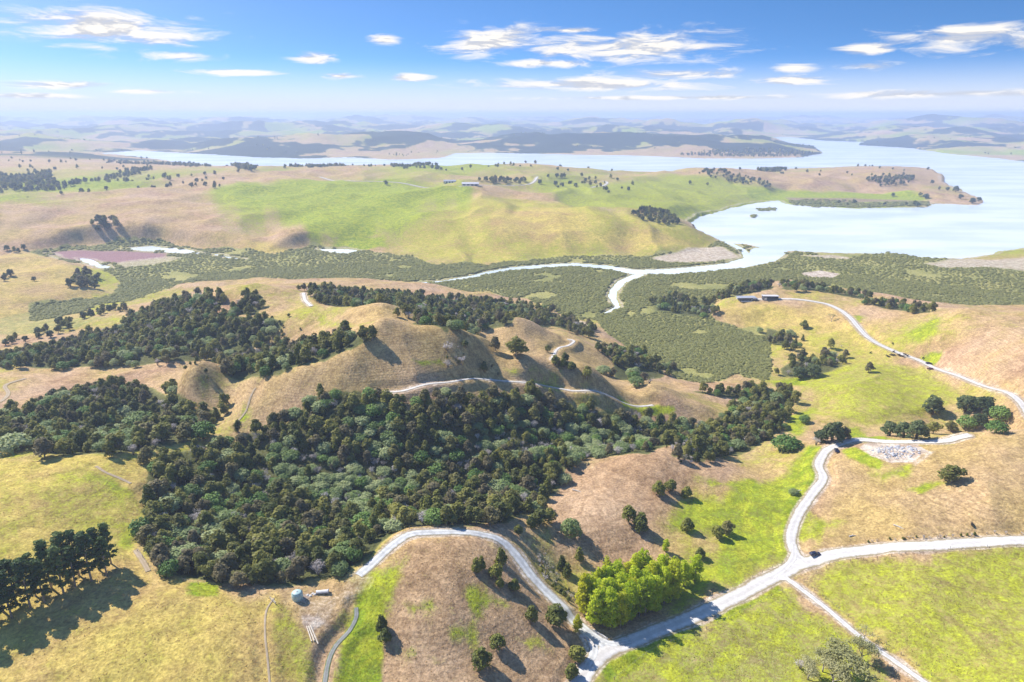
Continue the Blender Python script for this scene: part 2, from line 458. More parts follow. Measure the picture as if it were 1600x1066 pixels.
# ------------------------------------------------------------------ roads and tracks (photo line, width in metres, kind)
ROADS = [
    ('gravel_road', 'main', [(885, 1120), (900, 1075), (920, 1043), (948, 1018), (1000, 997), (1080, 965), (1150, 932), (1200, 906), (1250, 882), (1300, 867), (1370, 858), (1450, 853), (1520, 849), (1600, 845), (1720, 839)], 6.6),
    ('gravel_lane', 'side', [(1262, 882), (1242, 864), (1236, 838), (1248, 803), (1272, 768), (1286, 747), (1279, 727), (1290, 706), (1312, 694), (1350, 688), (1420, 690), (1470, 690), (1497, 684), (1516, 679)], 4.6),
    ('farm_lane', 'lane', [(1226, 901), (1240, 912), (1290, 950), (1350, 1000), (1400, 1035), (1450, 1070), (1500, 1105)], 2.5),
    ('spur_track', 'spur', [(560, 900), (590, 873), (618, 848), (645, 834), (700, 831), (755, 835), (785, 846), (810, 872), (835, 905), (870, 940), (900, 970), (945, 1010)], 4.0),
    ('valley_road', 'valley', [(1680, 668), (1600, 635), (1540, 606), (1480, 581), (1440, 565), (1400, 550), (1360, 531), (1341, 512), (1326, 495), (1300, 479), (1270, 471), (1230, 467), (1190, 468), (1150, 467)], 5.0),
    ('gravel_road_flare', 'side', [(1205, 903), (1228, 886), (1240, 870), (1240, 850)], 3.2),
    ('lane_flare', 'lane', [(1212, 905), (1232, 906), (1250, 918)], 2.0),
    ('track_flare', 'spur', [(918, 1040), (928, 1020), (925, 1003), (905, 976)], 3.4),
    ('track_flare', 'spur', [(985, 1002), (955, 1006), (930, 995), (905, 973)], 3.0),
    ('ridge_track', 'dirt', [(368, 664), (384, 642), (392, 620), (399, 604)], 1.1),
    ('bush_track', 'track', [(590, 613), (640, 609), (700, 598), (760, 593), (820, 597), (870, 607), (905, 611), (960, 622), (1020, 633)], 2.0),
    ('hill_track', 'track', [(863, 562), (868, 550), (888, 541), (897, 534), (886, 529)], 2.2),
    ('paddock_track', 'dirt', [(150, 728), (165, 738), (188, 748), (205, 757)], 1.2),
    ('paddock_path', 'dirt', [(212, 860), (222, 875), (232, 893)], 2.0),
    ('foot_path', 'dirt', [(428, 935), (416, 955), (414, 990), (418, 1030), (422, 1075)], 0.7),
    ('bush_lane', 'dirt', [(-20, 640), (5, 625), (13, 615), (9, 602), (40, 592)], 2.6),
    ('knob_track', 'track', [(474, 458), (477, 470), (486, 478)], 3.0),
    ('stone_drain', 'drain', [(556, 945), (556, 962), (545, 985), (525, 1005), (513, 1030), (506, 1070)], 1.6),
    ('downs_road', 'track', [(500, 276), (560, 284), (640, 288), (720, 291), (790, 290), (830, 287), (840, 277)], 6.0),
    ('downs_track', 'track', [(925, 293), (946, 289), (948, 285), (940, 283)], 6.0),
]
road_lines = []
for (nm, kd, pts, wd) in ROADS:
    P = ground(pts)
    d0 = np.hypot(P[:, 0], P[:, 1]).mean()
    L = smooth_line(P, max(1.2, d0 * 0.005))
    zz = Hxy(L[:, 0], L[:, 1])
    k = 9
    zs = np.convolve(np.pad(zz, k // 2, mode='edge'), np.ones(k) / k, mode='valid')
    if kd == 'drain':
        zs = zs - 0.8
    road_lines.append((nm, kd, L, zs, wd))
# the ground is benched under each road
for (nm, kd, L, zs, wd) in road_lines:
    s = np.nonzero(bbox_sel(X, Y, L, wd + 8))
    x, y = X[s], Y[s]
    best = np.full(x.shape, 1e9); zb = np.zeros(x.shape)
    for i in range(0, len(L) - 1):
        ax, ay = L[i]; bx, by = L[i + 1]
        ex, ey = bx - ax, by - ay
        t = np.clip(((x - ax) * ex + (y - ay) * ey) / (ex * ex + ey * ey + 1e-9), 0, 1)
        d = np.hypot(x - ax - t * ex, y - ay - t * ey)
        m = d < best
        best = np.where(m, d, best); zb = np.where(m, zs[i] * (1 - t) + zs[i + 1] * t, zb)
    cell = np.maximum(0.0022 * R[s], 0.4)
    m = 1 - sstep(wd / 2 + cell, wd / 2 + cell + 3.5 + 0.003 * R[s], best)
    Z[s] = Z[s] * (1 - m) + m * (zb - 0.04)


# ------------------------------------------------------------------ land cover: lush grass, bare earth, scrub, gold
green = np.zeros(X.shape); bare = np.zeros(X.shape); scrub = np.zeros(X.shape); gold = np.zeros(X.shape)
warp = fbm(X / (0.05 * np.maximum(R, 150)), Y / (0.05 * np.maximum(R, 150)), 4, 55)


def paint(chan, pts, val, soft, plane=None, rag=1.0):
    P = ground(pts) if plane is None else on_plane(pts, plane)
    s = np.nonzero(bbox_sel(X, Y, P, soft * 2.5))
    d = poly_sdf(X[s], Y[s], P) + soft * rag * warp[s]
    m = sstep(-soft, soft, d)
    chan[s] = chan[s] * (1 - m) + m * val


for (nm, kd, L, zs, wd) in road_lines:
    if kd in ('main', 'side', 'valley', 'spur', 'lane', 'track'):
        s = np.nonzero(bbox_sel(X, Y, L, wd + 6))
        dd = line_dist(X[s], Y[s], L[::3] if len(L) > 12 else L, [wd / 2] * len(L))
        bare[s] = np.maximum(bare[s], 0.62 * (1 - sstep(0.3, 1.6 + 0.003 * R[s], dd + 1.0 * warp[s])))
n1 = fbm(X / 60, Y / 60, 4, 41)
n2 = fbm(X / 400, Y / 400, 4, 43)
green += np.clip(0.25 + 0.35 * n1, 0, 1) * near
green += np.clip(0.5 + 0.6 * n2, 0, 1) * np.minimum(mid + far, 1)
gold += np.clip(0.25 + 0.4 * n1, 0, 1)
# fields
paint(gold, [(-300, 1120), (-300, 720), (0, 715), (150, 715), (235, 715), (250, 780), (215, 860), (300, 915), (430, 935), (480, 1000), (480, 1120)], 1.0, 6)
paint(green, [(-300, 1120), (-300, 720), (0, 715), (150, 715), (235, 715), (250, 780), (215, 860), (300, 915), (430, 935), (480, 1000), (480, 1120)], 0.26, 6)
paint(green, [(0, 730), (60, 740), (150, 735), (230, 800), (190, 860), (160, 830), (60, 830), (0, 850)], 0.5, 9)
paint(green, [(150, 745), (215, 770), (235, 810), (205, 855), (190, 850), (215, 805), (190, 770)], 0.85, 4)
paint(green, [(298, 912), (340, 912), (335, 930), (300, 928)], 1.0, 2)
paint(green, [(440, 950), (480, 1000), (500, 1066), (470, 1066), (440, 1000)], 0.6, 4)
paint(green, [(380, 640), (388, 605), (402, 602), (395, 645), (375, 660)], 0.95, 2)
SPUR = [(590, 905), (640, 840), (760, 842), (810, 880), (925, 1005), (900, 1100), (580, 1100), (600, 980)]
paint(green, SPUR, 0.16, 4); paint(gold, SPUR, 0.1, 4)
paint(green, [(585, 900), (625, 870), (650, 860), (625, 920), (600, 960), (590, 930)], 0.75, 4)
for c in ([(690, 985), (720, 975), (735, 995), (700, 1005)], [(620, 1010), (650, 1005), (660, 1030), (630, 1040)], [(730, 930), (770, 920), (790, 945), (750, 960)],
          [(620, 940), (680, 930), (700, 960), (640, 970)], [(670, 1025), (695, 1025), (695, 1045), (675, 1045)], [(815, 1000), (840, 995), (850, 1010), (820, 1015)]):
    paint(green, c, 0.75, 3.5)
paint(green, [(515, 1100), (530, 1010), (560, 960), (560, 935), (590, 935), (590, 985), (580, 1100)], 1.0, 3)
paint(green, [(490, 1000), (525, 985), (545, 945), (530, 935), (520, 960)], 0.8, 3)
PAD = [(455, 935), (500, 925), (545, 925), (535, 950), (520, 985), (495, 1000), (475, 970)]
paint(bare, PAD, 0.42, 3); paint(green, PAD, 0.05, 3)
paint(bare, [(475, 965), (500, 960), (508, 975), (490, 990), (478, 980)], 0.95, 1.6)
paint(bare, [(470, 930), (485, 928), (485, 936), (470, 937)], 0.9, 1.5)
paint(bare, [(545, 905), (565, 893), (580, 905), (560, 925)], 0.45, 3)
# right-hand fields
paint(green, [(1260, 915), (1310, 880), (1450, 866), (1750, 850), (1750, 1120), (1500, 1120), (1440, 1060), (1350, 985)], 0.62, 4)
paint(gold, [(1260, 915), (1310, 880), (1450, 866), (1750, 850), (1750, 1120), (1500, 1120), (1440, 1060), (1350, 985)], 0.75, 4)
paint(green, [(930, 1066), (1000, 1010), (1100, 972), (1225, 920), (1300, 975), (1430, 1075), (1430, 1120), (920, 1120)], 0.66, 4)
paint(green, [(940, 1045), (1000, 1008), (1100, 970), (1215, 918), (1215, 926), (1100, 982), (1000, 1024), (950, 1060)], 0.95, 2)
paint(bare, [(1090, 1066), (1130, 1015), (1200, 1000), (1270, 1000), (1280, 1050), (1220, 1075)], 0.26, 6)
paint(scrub, [(1230, 1000), (1275, 985), (1290, 1030), (1250, 1050)], 0.5, 4)
paint(green, [(1060, 790), (1120, 770), (1230, 740), (1270, 700), (1284, 720), (1270, 755), (1232, 820), (1228, 870), (1150, 915), (1060, 950), (1060, 900), (1110, 850)], 0.8, 6)
paint(green, [(1262, 700), (1286, 700), (1276, 725), (1283, 748), (1262, 772), (1240, 810), (1228, 860), (1212, 850), (1240, 780)], 1.0, 4)
paint(gold, [(1060, 790), (1230, 700), (1290, 700), (1228, 880), (1060, 950)], 0.6, 8)
paint(green, [(1090, 745), (1180, 752), (1190, 765), (1120, 770)], 0.85, 5)
paint(green, [(1040, 775), (1080, 790), (1090, 830), (1050, 820)], 0.8, 5)
paint(green, [(1100, 965), (1235, 878), (1245, 892), (1130, 948)], 0.95, 2)
HILLR = [(1250, 855), (1290, 770), (1300, 720), (1500, 690), (1750, 660), (1750, 830), (1500, 838), (1330, 852)]
paint(green, HILLR, 0.13, 5); paint(gold, HILLR, 0.45, 8)
paint(green, [(1250, 840), (1262, 800), (1310, 815), (1280, 850)], 0.8, 5)
paint(green, [(1310, 702), (1335, 700), (1380, 722), (1375, 735), (1330, 715)], 1.0, 3)
paint(green, [(1422, 765), (1470, 745), (1490, 755), (1440, 772)], 1.0, 3)
paint(green, [(1360, 742), (1420, 728), (1420, 742), (1380, 752)], 0.7, 4)
paint(bare, [(1500, 790), (1600, 745), (1750, 760), (1750, 800), (1600, 800)], 0.12, 12)
PIT = [(1345, 700), (1360, 693), (1430, 694), (1452, 706), (1425, 721), (1392, 723), (1362, 712)]
paint(bare, PIT, 1.0, 2)
paint(bare, [(1430, 722), (1452, 706), (1470, 703), (1450, 715), (1428, 730)], 0.7, 2)
paint(bare, [(1440, 570), (1480, 572), (1540, 590), (1610, 630), (1610, 645), (1540, 612), (1470, 582)], 0.6, 4)
paint(bare, [(1505, 690), (1520, 680), (1500, 682), (1480, 690), (1470, 696)], 0.6, 2)
VAL = [(1210, 590), (1330, 560), (1440, 575), (1530, 620), (1440, 640), (1380, 660), (1300, 655), (1290, 620)]
paint(green, VAL, 0.62, 8); paint(gold, VAL, 0.7, 8)
paint(green, [(1210, 598), (1250, 588), (1255, 600), (1215, 605)], 1.0, 4)
paint(green, [(1300, 668), (1340, 670), (1400, 690), (1330, 688)], 0.9, 4)
paint(green, [(1230, 650), (1270, 640), (1250, 680), (1225, 675)], 0.85, 5)
paint(green, [(1420, 520), (1460, 500), (1455, 520), (1435, 535)], 0.85, 6)
paint(green, [(1440, 560), (1475, 548), (1470, 562), (1450, 570)], 0.95, 5)
paint(green, [(1330, 492), (1355, 492), (1350, 505), (1335, 503)], 0.9, 5)
paint(green, [(1240, 510), (1330, 520), (1400, 560), (1300, 575), (1270, 545)], 0.5, 10)
paint(gold, [(1120, 480), (1330, 480), (1400, 555), (1300, 580), (1130, 500)], 0.8, 12)
RIDGE_DRY = [(250, 590), (300, 576), (400, 600), (540, 555), (590, 470), (700, 500), (830, 510), (930, 545), (1060, 610), (1000, 630), (880, 608), (640, 612), (480, 600), (400, 640)]
paint(green, RIDGE_DRY, 0.07, 8); paint(gold, RIDGE_DRY, 0.4, 10)
paint(green, [(640, 562), (690, 558), (692, 570), (660, 575)], 1.0, 2.5)
paint(green, [(790, 578), (870, 580), (870, 592), (800, 590)], 0.7, 5)
paint(green, [(510, 545), (560, 535), (605, 510), (598, 503), (575, 525), (540, 540), (480, 570)], 0.65, 3.5)
paint(green, [(500, 494), (590, 500), (590, 505), (500, 498)], 0.6, 3)
paint(green, [(800, 596), (860, 600), (880, 608), (850, 606)], 0.95, 2)
paint(green, [(970, 624), (1050, 638), (1045, 645), (975, 632)], 1.0, 3)
BROWN = [(880, 730), (960, 715), (1060, 700), (1130, 705), (1040, 790), (1010, 830), (950, 880), (880, 860), (850, 800)]
paint(green, BROWN, 0.08, 6); paint(gold, BROWN, 0.05, 6)
# downs across the flats
GOLDH = [(640, 410), (600, 370), (680, 330), (800, 310), (980, 335), (1100, 372), (1090, 390), (900, 400), (760, 412)]
paint(gold, GOLDH, 1.0, 30); paint(green, GOLDH, 0.48, 30)
paint(green, [(760, 335), (850, 325), (920, 350), (840, 380), (780, 360)], 0.08, 30); paint(green, [(900, 370), (1000, 365), (1060, 378), (960, 388)], 0.15, 20)
paint(green, [(520, 390), (545, 370), (600, 368), (606, 386), (560, 392)], 1.0, 8)
paint(green, [(540, 372), (555, 345), (580, 340), (590, 365)], 0.95, 12)
paint(green, [(330, 300), (420, 280), (640, 285), (740, 295), (640, 345), (480, 360), (400, 340)], 0.85, 60)
paint(green, [(820, 290), (1060, 275), (1200, 300), (1100, 330), (960, 325)], 0.72, 40)
paint(green, [(0, 320), (180, 340), (270, 375), (0, 385)], 0.2, 50)
paint(gold, [(345, 392), (420, 378), (475, 392), (440, 400)], 1.0, 15); paint(green, [(345, 392), (420, 378), (475, 392), (440, 400)], 0.15, 15)
paint(green, [(1210, 300), (1400, 304), (1450, 312), (1330, 322), (1220, 316)], 0.9, 25, plane=1.0)
paint(green, [(1230, 270), (1470, 266), (1460, 290), (1300, 295)], 0.15, 30)
paint(gold, [(40, 482), (90, 465), (200, 470), (150, 486)], 1.0, 8); paint(green, [(40, 482), (90, 465), (200, 470), (150, 486)], 0.6, 8)
paint(green, [(-60, 392), (60, 400), (120, 425), (170, 455), (60, 522), (-60, 522)], 0.22, 14); paint(gold, [(-60, 392), (60, 400), (120, 425), (170, 455), (60, 522), (-60, 522)], 0.7, 14)
paint(scrub, [(-60, 495), (60, 488), (200, 492), (110, 515), (-60, 528)], 0.55, 8)
# mud, salt pans, marsh
marsh = sstep(-6, 8, flat_sd + 15 * warp)
scrub = np.maximum(scrub, marsh)
paint(bare, [(1248, 427), (1280, 423), (1310, 428), (1300, 434), (1262, 433)], 1.0, 4, plane=1.0)
paint(bare, [(1440, 412), (1500, 403), (1620, 402), (1620, 424), (1540, 420), (1470, 418)], 0.6, 10, plane=1.0)
paint(bare, [(1090, 388), (1130, 385), (1165, 402), (1120, 408), (1050, 410), (1020, 404)], 0.65, 8, plane=1.0)
paint(bare, [(1225, 398), (1300, 398), (1350, 406), (1290, 404)], 0.6, 7, plane=1.0)
mud = np.zeros(X.shape)
paint(mud, [(78, 394), (130, 390), (260, 396), (255, 403), (180, 410), (110, 406)], 1.0, 8, plane=1.0)
paint(mud, [(1230, 309), (1330, 310), (1440, 314), (1330, 317), (1240, 315)], 0.7, 8, plane=1.0)
paint(bare, [(180, 410), (260, 400), (300, 402), (240, 414), (190, 418)], 0.5, 8, plane=1.0)
paint(bare, [(880, 497), (930, 505), (935, 516), (905, 510)], 0.55, 5)
edge = np.exp(-((wsd + 0.004 * R) / (0.003 * R + 1)) ** 2) * (R < 2500)
bare = np.maximum(bare, 0.55 * edge * (wsd <= 0))
BUSH = [
    # (footprint in the photo, spacing, density, pale share, grey share)
    ([(232, 722), (216, 800), (218, 862), (243, 886), (290, 900), (330, 906), (372, 916), (445, 914), (520, 904), (556, 880), (596, 848), (632, 826), (700, 824), (780, 818), (838, 800), (866, 768), (876, 740), (900, 716),
      (960, 712), (1010, 708), (1040, 696), (1075, 700), (1110, 716), (1150, 714), (1188, 692), (1222, 668), (1232, 642), (1200, 640), (1150, 664), (1100, 668), (1040, 660), (960, 648), (900, 640), (850, 622), (800, 618), (720, 622), (640, 634),
      (570, 622), (525, 616), (480, 632), (440, 664), (396, 676), (352, 696), (292, 706)], 4.6, 1.0),
    ([(0, 650), (40, 632), (90, 618), (150, 606), (165, 604), (235, 607), (262, 627), (300, 642), (350, 636), (344, 660), (302, 688), (240, 700), (180, 712), (130, 709), (60, 712), (0, 702), (-120, 700), (-120, 650)], 5.0, 0.95),
    ([(-100, 576), (0, 560), (60, 550), (110, 532), (200, 508), (262, 476), (330, 462), (350, 474), (335, 494), (400, 497), (452, 498), (440, 516), (400, 536), (350, 555), (300, 565), (180, 573), (80, 574)], 5.4, 0.95),
    ([(335, 566), (352, 584), (385, 592), (440, 586), (500, 565), (588, 530), (560, 528), (500, 538), (440, 542), (400, 547), (350, 555)], 5.0, 0.9),
    ([(640, 506), (700, 522), (745, 516), (800, 506), (860, 510), (932, 530), (930, 516), (860, 488), (770, 472), (690, 466), (600, 462), (480, 452), (500, 470), (620, 480), (660, 492)], 6.0, 0.85),
    ([(372, 492), (396, 492), (416, 474), (404, 460), (384, 456)], 5.0, 1.0),
    ([(962, 592), (1036, 588), (1028, 566), (990, 550), (942, 545), (960, 568)], 6.0, 0.8),
    ([(1085, 612), (1150, 608), (1240, 614), (1252, 626), (1205, 634), (1165, 662), (1120, 660), (1150, 625)], 5.0, 0.9),
    ([(1222, 590), (1268, 588), (1322, 572), (1312, 560), (1250, 562), (1218, 576)], 6.0, 0.9),
    ([(1194, 532), (1230, 545), (1240, 522), (1200, 514)], 6.0, 0.9),
    ([(1028, 486), (1110, 494), (1108, 476), (1052, 464), (1024, 470)], 6.5, 1.0),
    ([(1120, 467), (1150, 464), (1205, 452), (1212, 448), (1190, 447), (1130, 460)], 6.0, 1.0),
    ([(1222, 452), (1290, 457), (1345, 468), (1345, 463), (1290, 451), (1225, 446)], 6.5, 0.8),
    ([(1352, 474), (1400, 484), (1452, 489), (1450, 484), (1400, 475)], 6.0, 0.8),
    ([(1055, 712), (1100, 722), (1120, 712), (1080, 700)], 5.0, 0.6),
]
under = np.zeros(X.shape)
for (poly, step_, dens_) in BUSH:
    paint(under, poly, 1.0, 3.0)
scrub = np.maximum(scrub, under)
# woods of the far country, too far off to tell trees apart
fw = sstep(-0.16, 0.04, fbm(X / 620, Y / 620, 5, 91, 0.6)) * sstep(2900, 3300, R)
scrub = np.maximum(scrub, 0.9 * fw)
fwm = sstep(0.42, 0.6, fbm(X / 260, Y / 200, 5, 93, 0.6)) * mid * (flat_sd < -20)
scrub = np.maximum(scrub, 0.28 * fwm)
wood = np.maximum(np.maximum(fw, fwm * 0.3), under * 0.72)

# ------------------------------------------------------------------ materials
MATS = {}


def mat(name, color, rough=0.8, spec=0.3, var=0.12, scale=2.0, metal=0.0):
    if name in MATS:
        return MATS[name]
    m = bpy.data.materials.new(name); m.use_nodes = True
    t = NT(m.node_tree); t.t.nodes.clear()
    o = t.n('ShaderNodeOutputMaterial'); p = t.n('ShaderNodeBsdfPrincipled')
    g = t.n('ShaderNodeTexCoord').outputs['Object']
    nz = t.noise(g, scale, 5.0)
    a = tuple(c * (1 - var) for c in color); b = tuple(min(1, c * (1 + var)) for c in color)
    t.link(t.mix(t.smooth(nz, 0.3, 0.7), C4(a), C4(b)), p.inputs['Base Color'])
    p.inputs['Roughness'].default_value = rough
    p.inputs['Specular IOR Level'].default_value = spec
    p.inputs['Metallic'].default_value = metal
    t.link(p.outputs[0], o.inputs[0])
    MATS[name] = m
    return m


def leaf_mat(name, c1, c2, trans=0.25, alt=None):
    m = bpy.data.materials.new(name); m.use_nodes = True
    t = NT(m.node_tree); t.t.nodes.clear()
    o = t.n('ShaderNodeOutputMaterial'); p = t.n('ShaderNodeBsdfPrincipled')
    g = t.n('ShaderNodeTexCoord').outputs['Object']
    oi = t.n('ShaderNodeObjectInfo').outputs['Random']
    nz = t.noise(g, 0.55, 4.0, 0.6)
    f = t.math('ADD', t.math('MULTIPLY', nz, 0.9), t.math('SUBTRACT', t.math('MULTIPLY', oi, 0.8), 0.35), clamp=True)
    col = t.mix(f, C4(c1), C4(c2))
    if alt:
        col = t.mix(t.math('MULTIPLY', t.smooth(t.math('FRACT', t.math('MULTIPLY', oi, 7.31)), 0.55, 0.95), 0.75), col, t.mix(nz, C4(tuple(v * 0.5 for v in alt)), C4(alt)))
    t.link(col, p.inputs['Base Color'])
    p.inputs['Roughness'].default_value = 0.65
    p.inputs['Specular IOR Level'].default_value = 0.25
    tr = t.n('ShaderNodeBsdfTranslucent'); t.link(col, tr.inputs[0])
    ms = t.n('ShaderNodeMixShader'); ms.inputs[0].default_value = trans
    t.link(p.outputs[0], ms.inputs[1]); t.link(tr.outputs[0], ms.inputs[2])
    t.link(ms.outputs[0], o.inputs[0])
    MATS[name] = m
    return m


def ground_material():
    m = bpy.data.materials.new('pasture'); m.use_nodes = True
    t = NT(m.node_tree); t.t.nodes.clear()
    o = t.n('ShaderNodeOutputMaterial'); p = t.n('ShaderNodeBsdfPrincipled')
    pos = t.n('ShaderNodeTexCoord').outputs['Object']
    at = t.n('ShaderNodeAttribute', attribute_name='cover')
    s = t.n('ShaderNodeSeparateColor'); t.link(at.outputs['Color'], s.inputs[0])
    g_, b_, s_ = s.outputs[0], s.outputs[1], s.outputs[2]
    tone = t.n('ShaderNodeAttribute', attribute_name='tone').outputs['Fac']
    wood_ = t.n('ShaderNodeAttribute', attribute_name='wood').outputs['Fac']
    mud_ = t.n('ShaderNodeAttribute', attribute_name='mud').outputs['Fac']
    flat = t.vmath('MULTIPLY', pos, (1, 1, 0.3))
    nf = t.noise(flat, 1.1, 4.0, 0.7)            # tussock
    nm = t.noise(flat, 0.16, 5.0, 0.62, 0.4)     # metres-wide patches
    nl = t.noise(flat, 0.022, 5.0, 0.6)          # slopes
    dry = t.mix(tone, C4((0.47, 0.30, 0.185)), C4((0.58, 0.455, 0.12)))
    dry = t.mix(t.smooth(nm, 0.36, 0.66), dry, t.mix(tone, C4((0.31, 0.19, 0.115)), C4((0.42, 0.33, 0.09))))
    dry = t.mix(t.smooth(nl, 0.4, 0.7), dry, t.mix(tone, C4((0.54, 0.375, 0.25)), C4((0.46, 0.31, 0.13))))
    lush = t.mix(t.smooth(nm, 0.3, 0.7), C4((0.17, 0.25, 0.016)), C4((0.40, 0.42, 0.035)))
    gm = t.math('ADD', g_, t.math('MULTIPLY', t.math('SUBTRACT', nm, 0.5), 0.85))
    gm = t.math('ADD', gm, t.math('MULTIPLY', t.math('SUBTRACT', nf, 0.5), 0.7))
    gm = t.smooth(gm, 0.22, 0.85)
    c = t.mix(gm, dry, lush)
    # stock tracks following the contours
    wv = t.n('ShaderNodeTexWave', wave_type='BANDS', bands_direction='Z')
    t.link(t.vmath('MULTIPLY', pos, (0.10, 0.10, 1.0)), wv.inputs['Vector'])
    wv.inputs['Scale'].default_value = 0.33; wv.inputs['Distortion'].default_value = 7.0
    wv.inputs['Detail'].default_value = 2.0; wv.inputs['Detail Scale'].default_value = 1.2
    c = t.mix(t.math('MULTIPLY', t.math('MULTIPLY', t.smooth(wv.outputs['Fac'], 0.5, 1.0), t.smooth(nl, 0.35, 0.65)), 0.5), c, t.mix(0.5, c, C4((0.16, 0.10, 0.05))))
    # marsh and scrub
    ms_ = t.noise(flat, 0.35, 4.0, 0.7)
    sc = t.mix(t.smooth(nl, 0.35, 0.65), C4((0.25, 0.25, 0.085)), C4((0.36, 0.33, 0.12)))
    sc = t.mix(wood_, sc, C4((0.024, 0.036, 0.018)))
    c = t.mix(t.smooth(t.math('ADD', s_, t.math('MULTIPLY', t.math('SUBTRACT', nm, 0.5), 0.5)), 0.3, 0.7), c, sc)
    c = t.mix(mud_, c, C4((0.30, 0.175, 0.185)))
    bc = t.mix(t.smooth(nm, 0.35, 0.65), C4((0.62, 0.54, 0.47)), C4((0.40, 0.30, 0.235)))
    bm_ = t.smooth(t.math('ADD', b_, t.math('MULTIPLY', t.math('SUBTRACT', nf, 0.5), 0.6)), 0.25, 0.75)
    c = t.mix(bm_, c, bc)
    c = t.mix(0.7, c, t.mix(t.smooth(nf, 0.28, 0.72), C4((0.5, 0.5, 0.48)), C4((1.38, 1.38, 1.38))), 'MULTIPLY')
    ng = t.noise(flat, 0.4, 4.0, 0.7, 0.8)
    c = t.mix(0.6, c, t.mix(t.smooth(ng, 0.3, 0.7), C4((0.6, 0.56, 0.5)), C4((1.3, 1.32, 1.25))), 'MULTIPLY')
    t.link(c, p.inputs['Base Color'])
    p.inputs['Roughness'].default_value = 0.95
    p.inputs['Specular IOR Level'].default_value = 0.1
    bp = t.n('ShaderNodeBump')
    bp.inputs['Strength'].default_value = 0.7
    bp.inputs['Distance'].default_value = 0.5
    hsum = t.math('ADD', nf, t.math('MULTIPLY', wv.outputs['Fac'], 0.1))
    t.link(hsum, bp.inputs['Height'])
    t.link(bp.outputs[0], p.inputs['Normal'])
    t.link(p.outputs[0], o.inputs[0])
    return m


def grid_mesh(name, X, Y, Z, wrap=False):
    nR_, nA_ = X.shape
    me = bpy.data.meshes.new(name)
    me.vertices.add(X.size)
    me.vertices.foreach_set('co', np.stack([X, Y, Z], -1).astype(np.float32).ravel())
    i, j = np.meshgrid(np.arange(nR_ - 1), np.arange(nA_ - 1), indexing='ij')
    a = (i * nA_ + j).ravel()
    q = np.stack([a, a + 1, a + nA_ + 1, a + nA_], 1)[:, ::-1]
    me.loops.add(q.size); me.polygons.add(len(q))
    me.loops.foreach_set('vertex_index', q.astype(np.int32).ravel())
    me.polygons.foreach_set('loop_start', np.arange(0, q.size, 4, dtype=np.int32))
    me.polygons.foreach_set('use_smooth', np.ones(len(q), bool))
    me.update(calc_edges=True)
    me.validate()
    return me


def add_obj(name, me, parent=None, loc=None):
    o = bpy.data.objects.new(name, me)
    COL.objects.link(o)
    if parent is not None:
        o.parent = parent
    if loc is not None:
        o.location = loc
    return o


def tag(o, label=None, cat=None, group=None, kind=None):
    if label: o['label'] = label
    if cat: o['category'] = cat
    if group: o['group'] = group
    if kind: o['kind'] = kind
    return o


me = grid_mesh('terrain', X, Y, Z)
ca = me.attributes.new('cover', 'FLOAT_COLOR', 'POINT')
ca.data.foreach_set('color', np.stack([green, bare, scrub, np.ones_like(green)], -1).astype(np.float32).ravel())
me.attributes.new('tone', 'FLOAT', 'POINT').data.foreach_set('value', np.clip(gold, 0, 1).astype(np.float32).ravel())
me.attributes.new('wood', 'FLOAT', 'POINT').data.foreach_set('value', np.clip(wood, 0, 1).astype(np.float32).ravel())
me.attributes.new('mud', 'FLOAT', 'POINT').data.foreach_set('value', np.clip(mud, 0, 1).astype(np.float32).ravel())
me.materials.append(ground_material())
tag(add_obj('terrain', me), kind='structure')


# water: one level sheet under the land
def water_material():
    m = bpy.data.materials.new('water'); m.use_nodes = True
    t = NT(m.node_tree); t.t.nodes.clear()
    o = t.n('ShaderNodeOutputMaterial'); p = t.n('ShaderNodeBsdfPrincipled')
    pos = t.n('ShaderNodeTexCoord').outputs['Object']
    nl = t.noise(t.vmath('MULTIPLY', pos, (1, 2.5, 1)), 0.004, 4.0)
    t.link(t.mix(t.smooth(nl, 0.35, 0.65), C4((0.58, 0.64, 0.66)), C4((0.76, 0.79, 0.79))), p.inputs['Base Color'])
    p.inputs['Roughness'].default_value = 0.24
    p.inputs['IOR'].default_value = 1.33
    bp = t.n('ShaderNodeBump'); bp.inputs['Strength'].default_value = 0.12; bp.inputs['Distance'].default_value = 0.3
    t.link(t.noise(pos, 0.25, 3.0), bp.inputs['Height'])
    t.link(bp.outputs[0], p.inputs['Normal'])
    t.link(p.outputs[0], o.inputs[0])
    return m


wa = np.radians(np.linspace(-60, 60, 40)); wr = np.array([600, 900, 1400, 2200, 3500, 6000, 10000, 18000, 37500])
WA, WR = np.meshgrid(wa, wr)
me = grid_mesh('water', WR * np.sin(WA), WR * np.cos(WA), np.zeros_like(WA))
me.materials.append(water_material())
tag(add_obj('water', me), kind='structure')


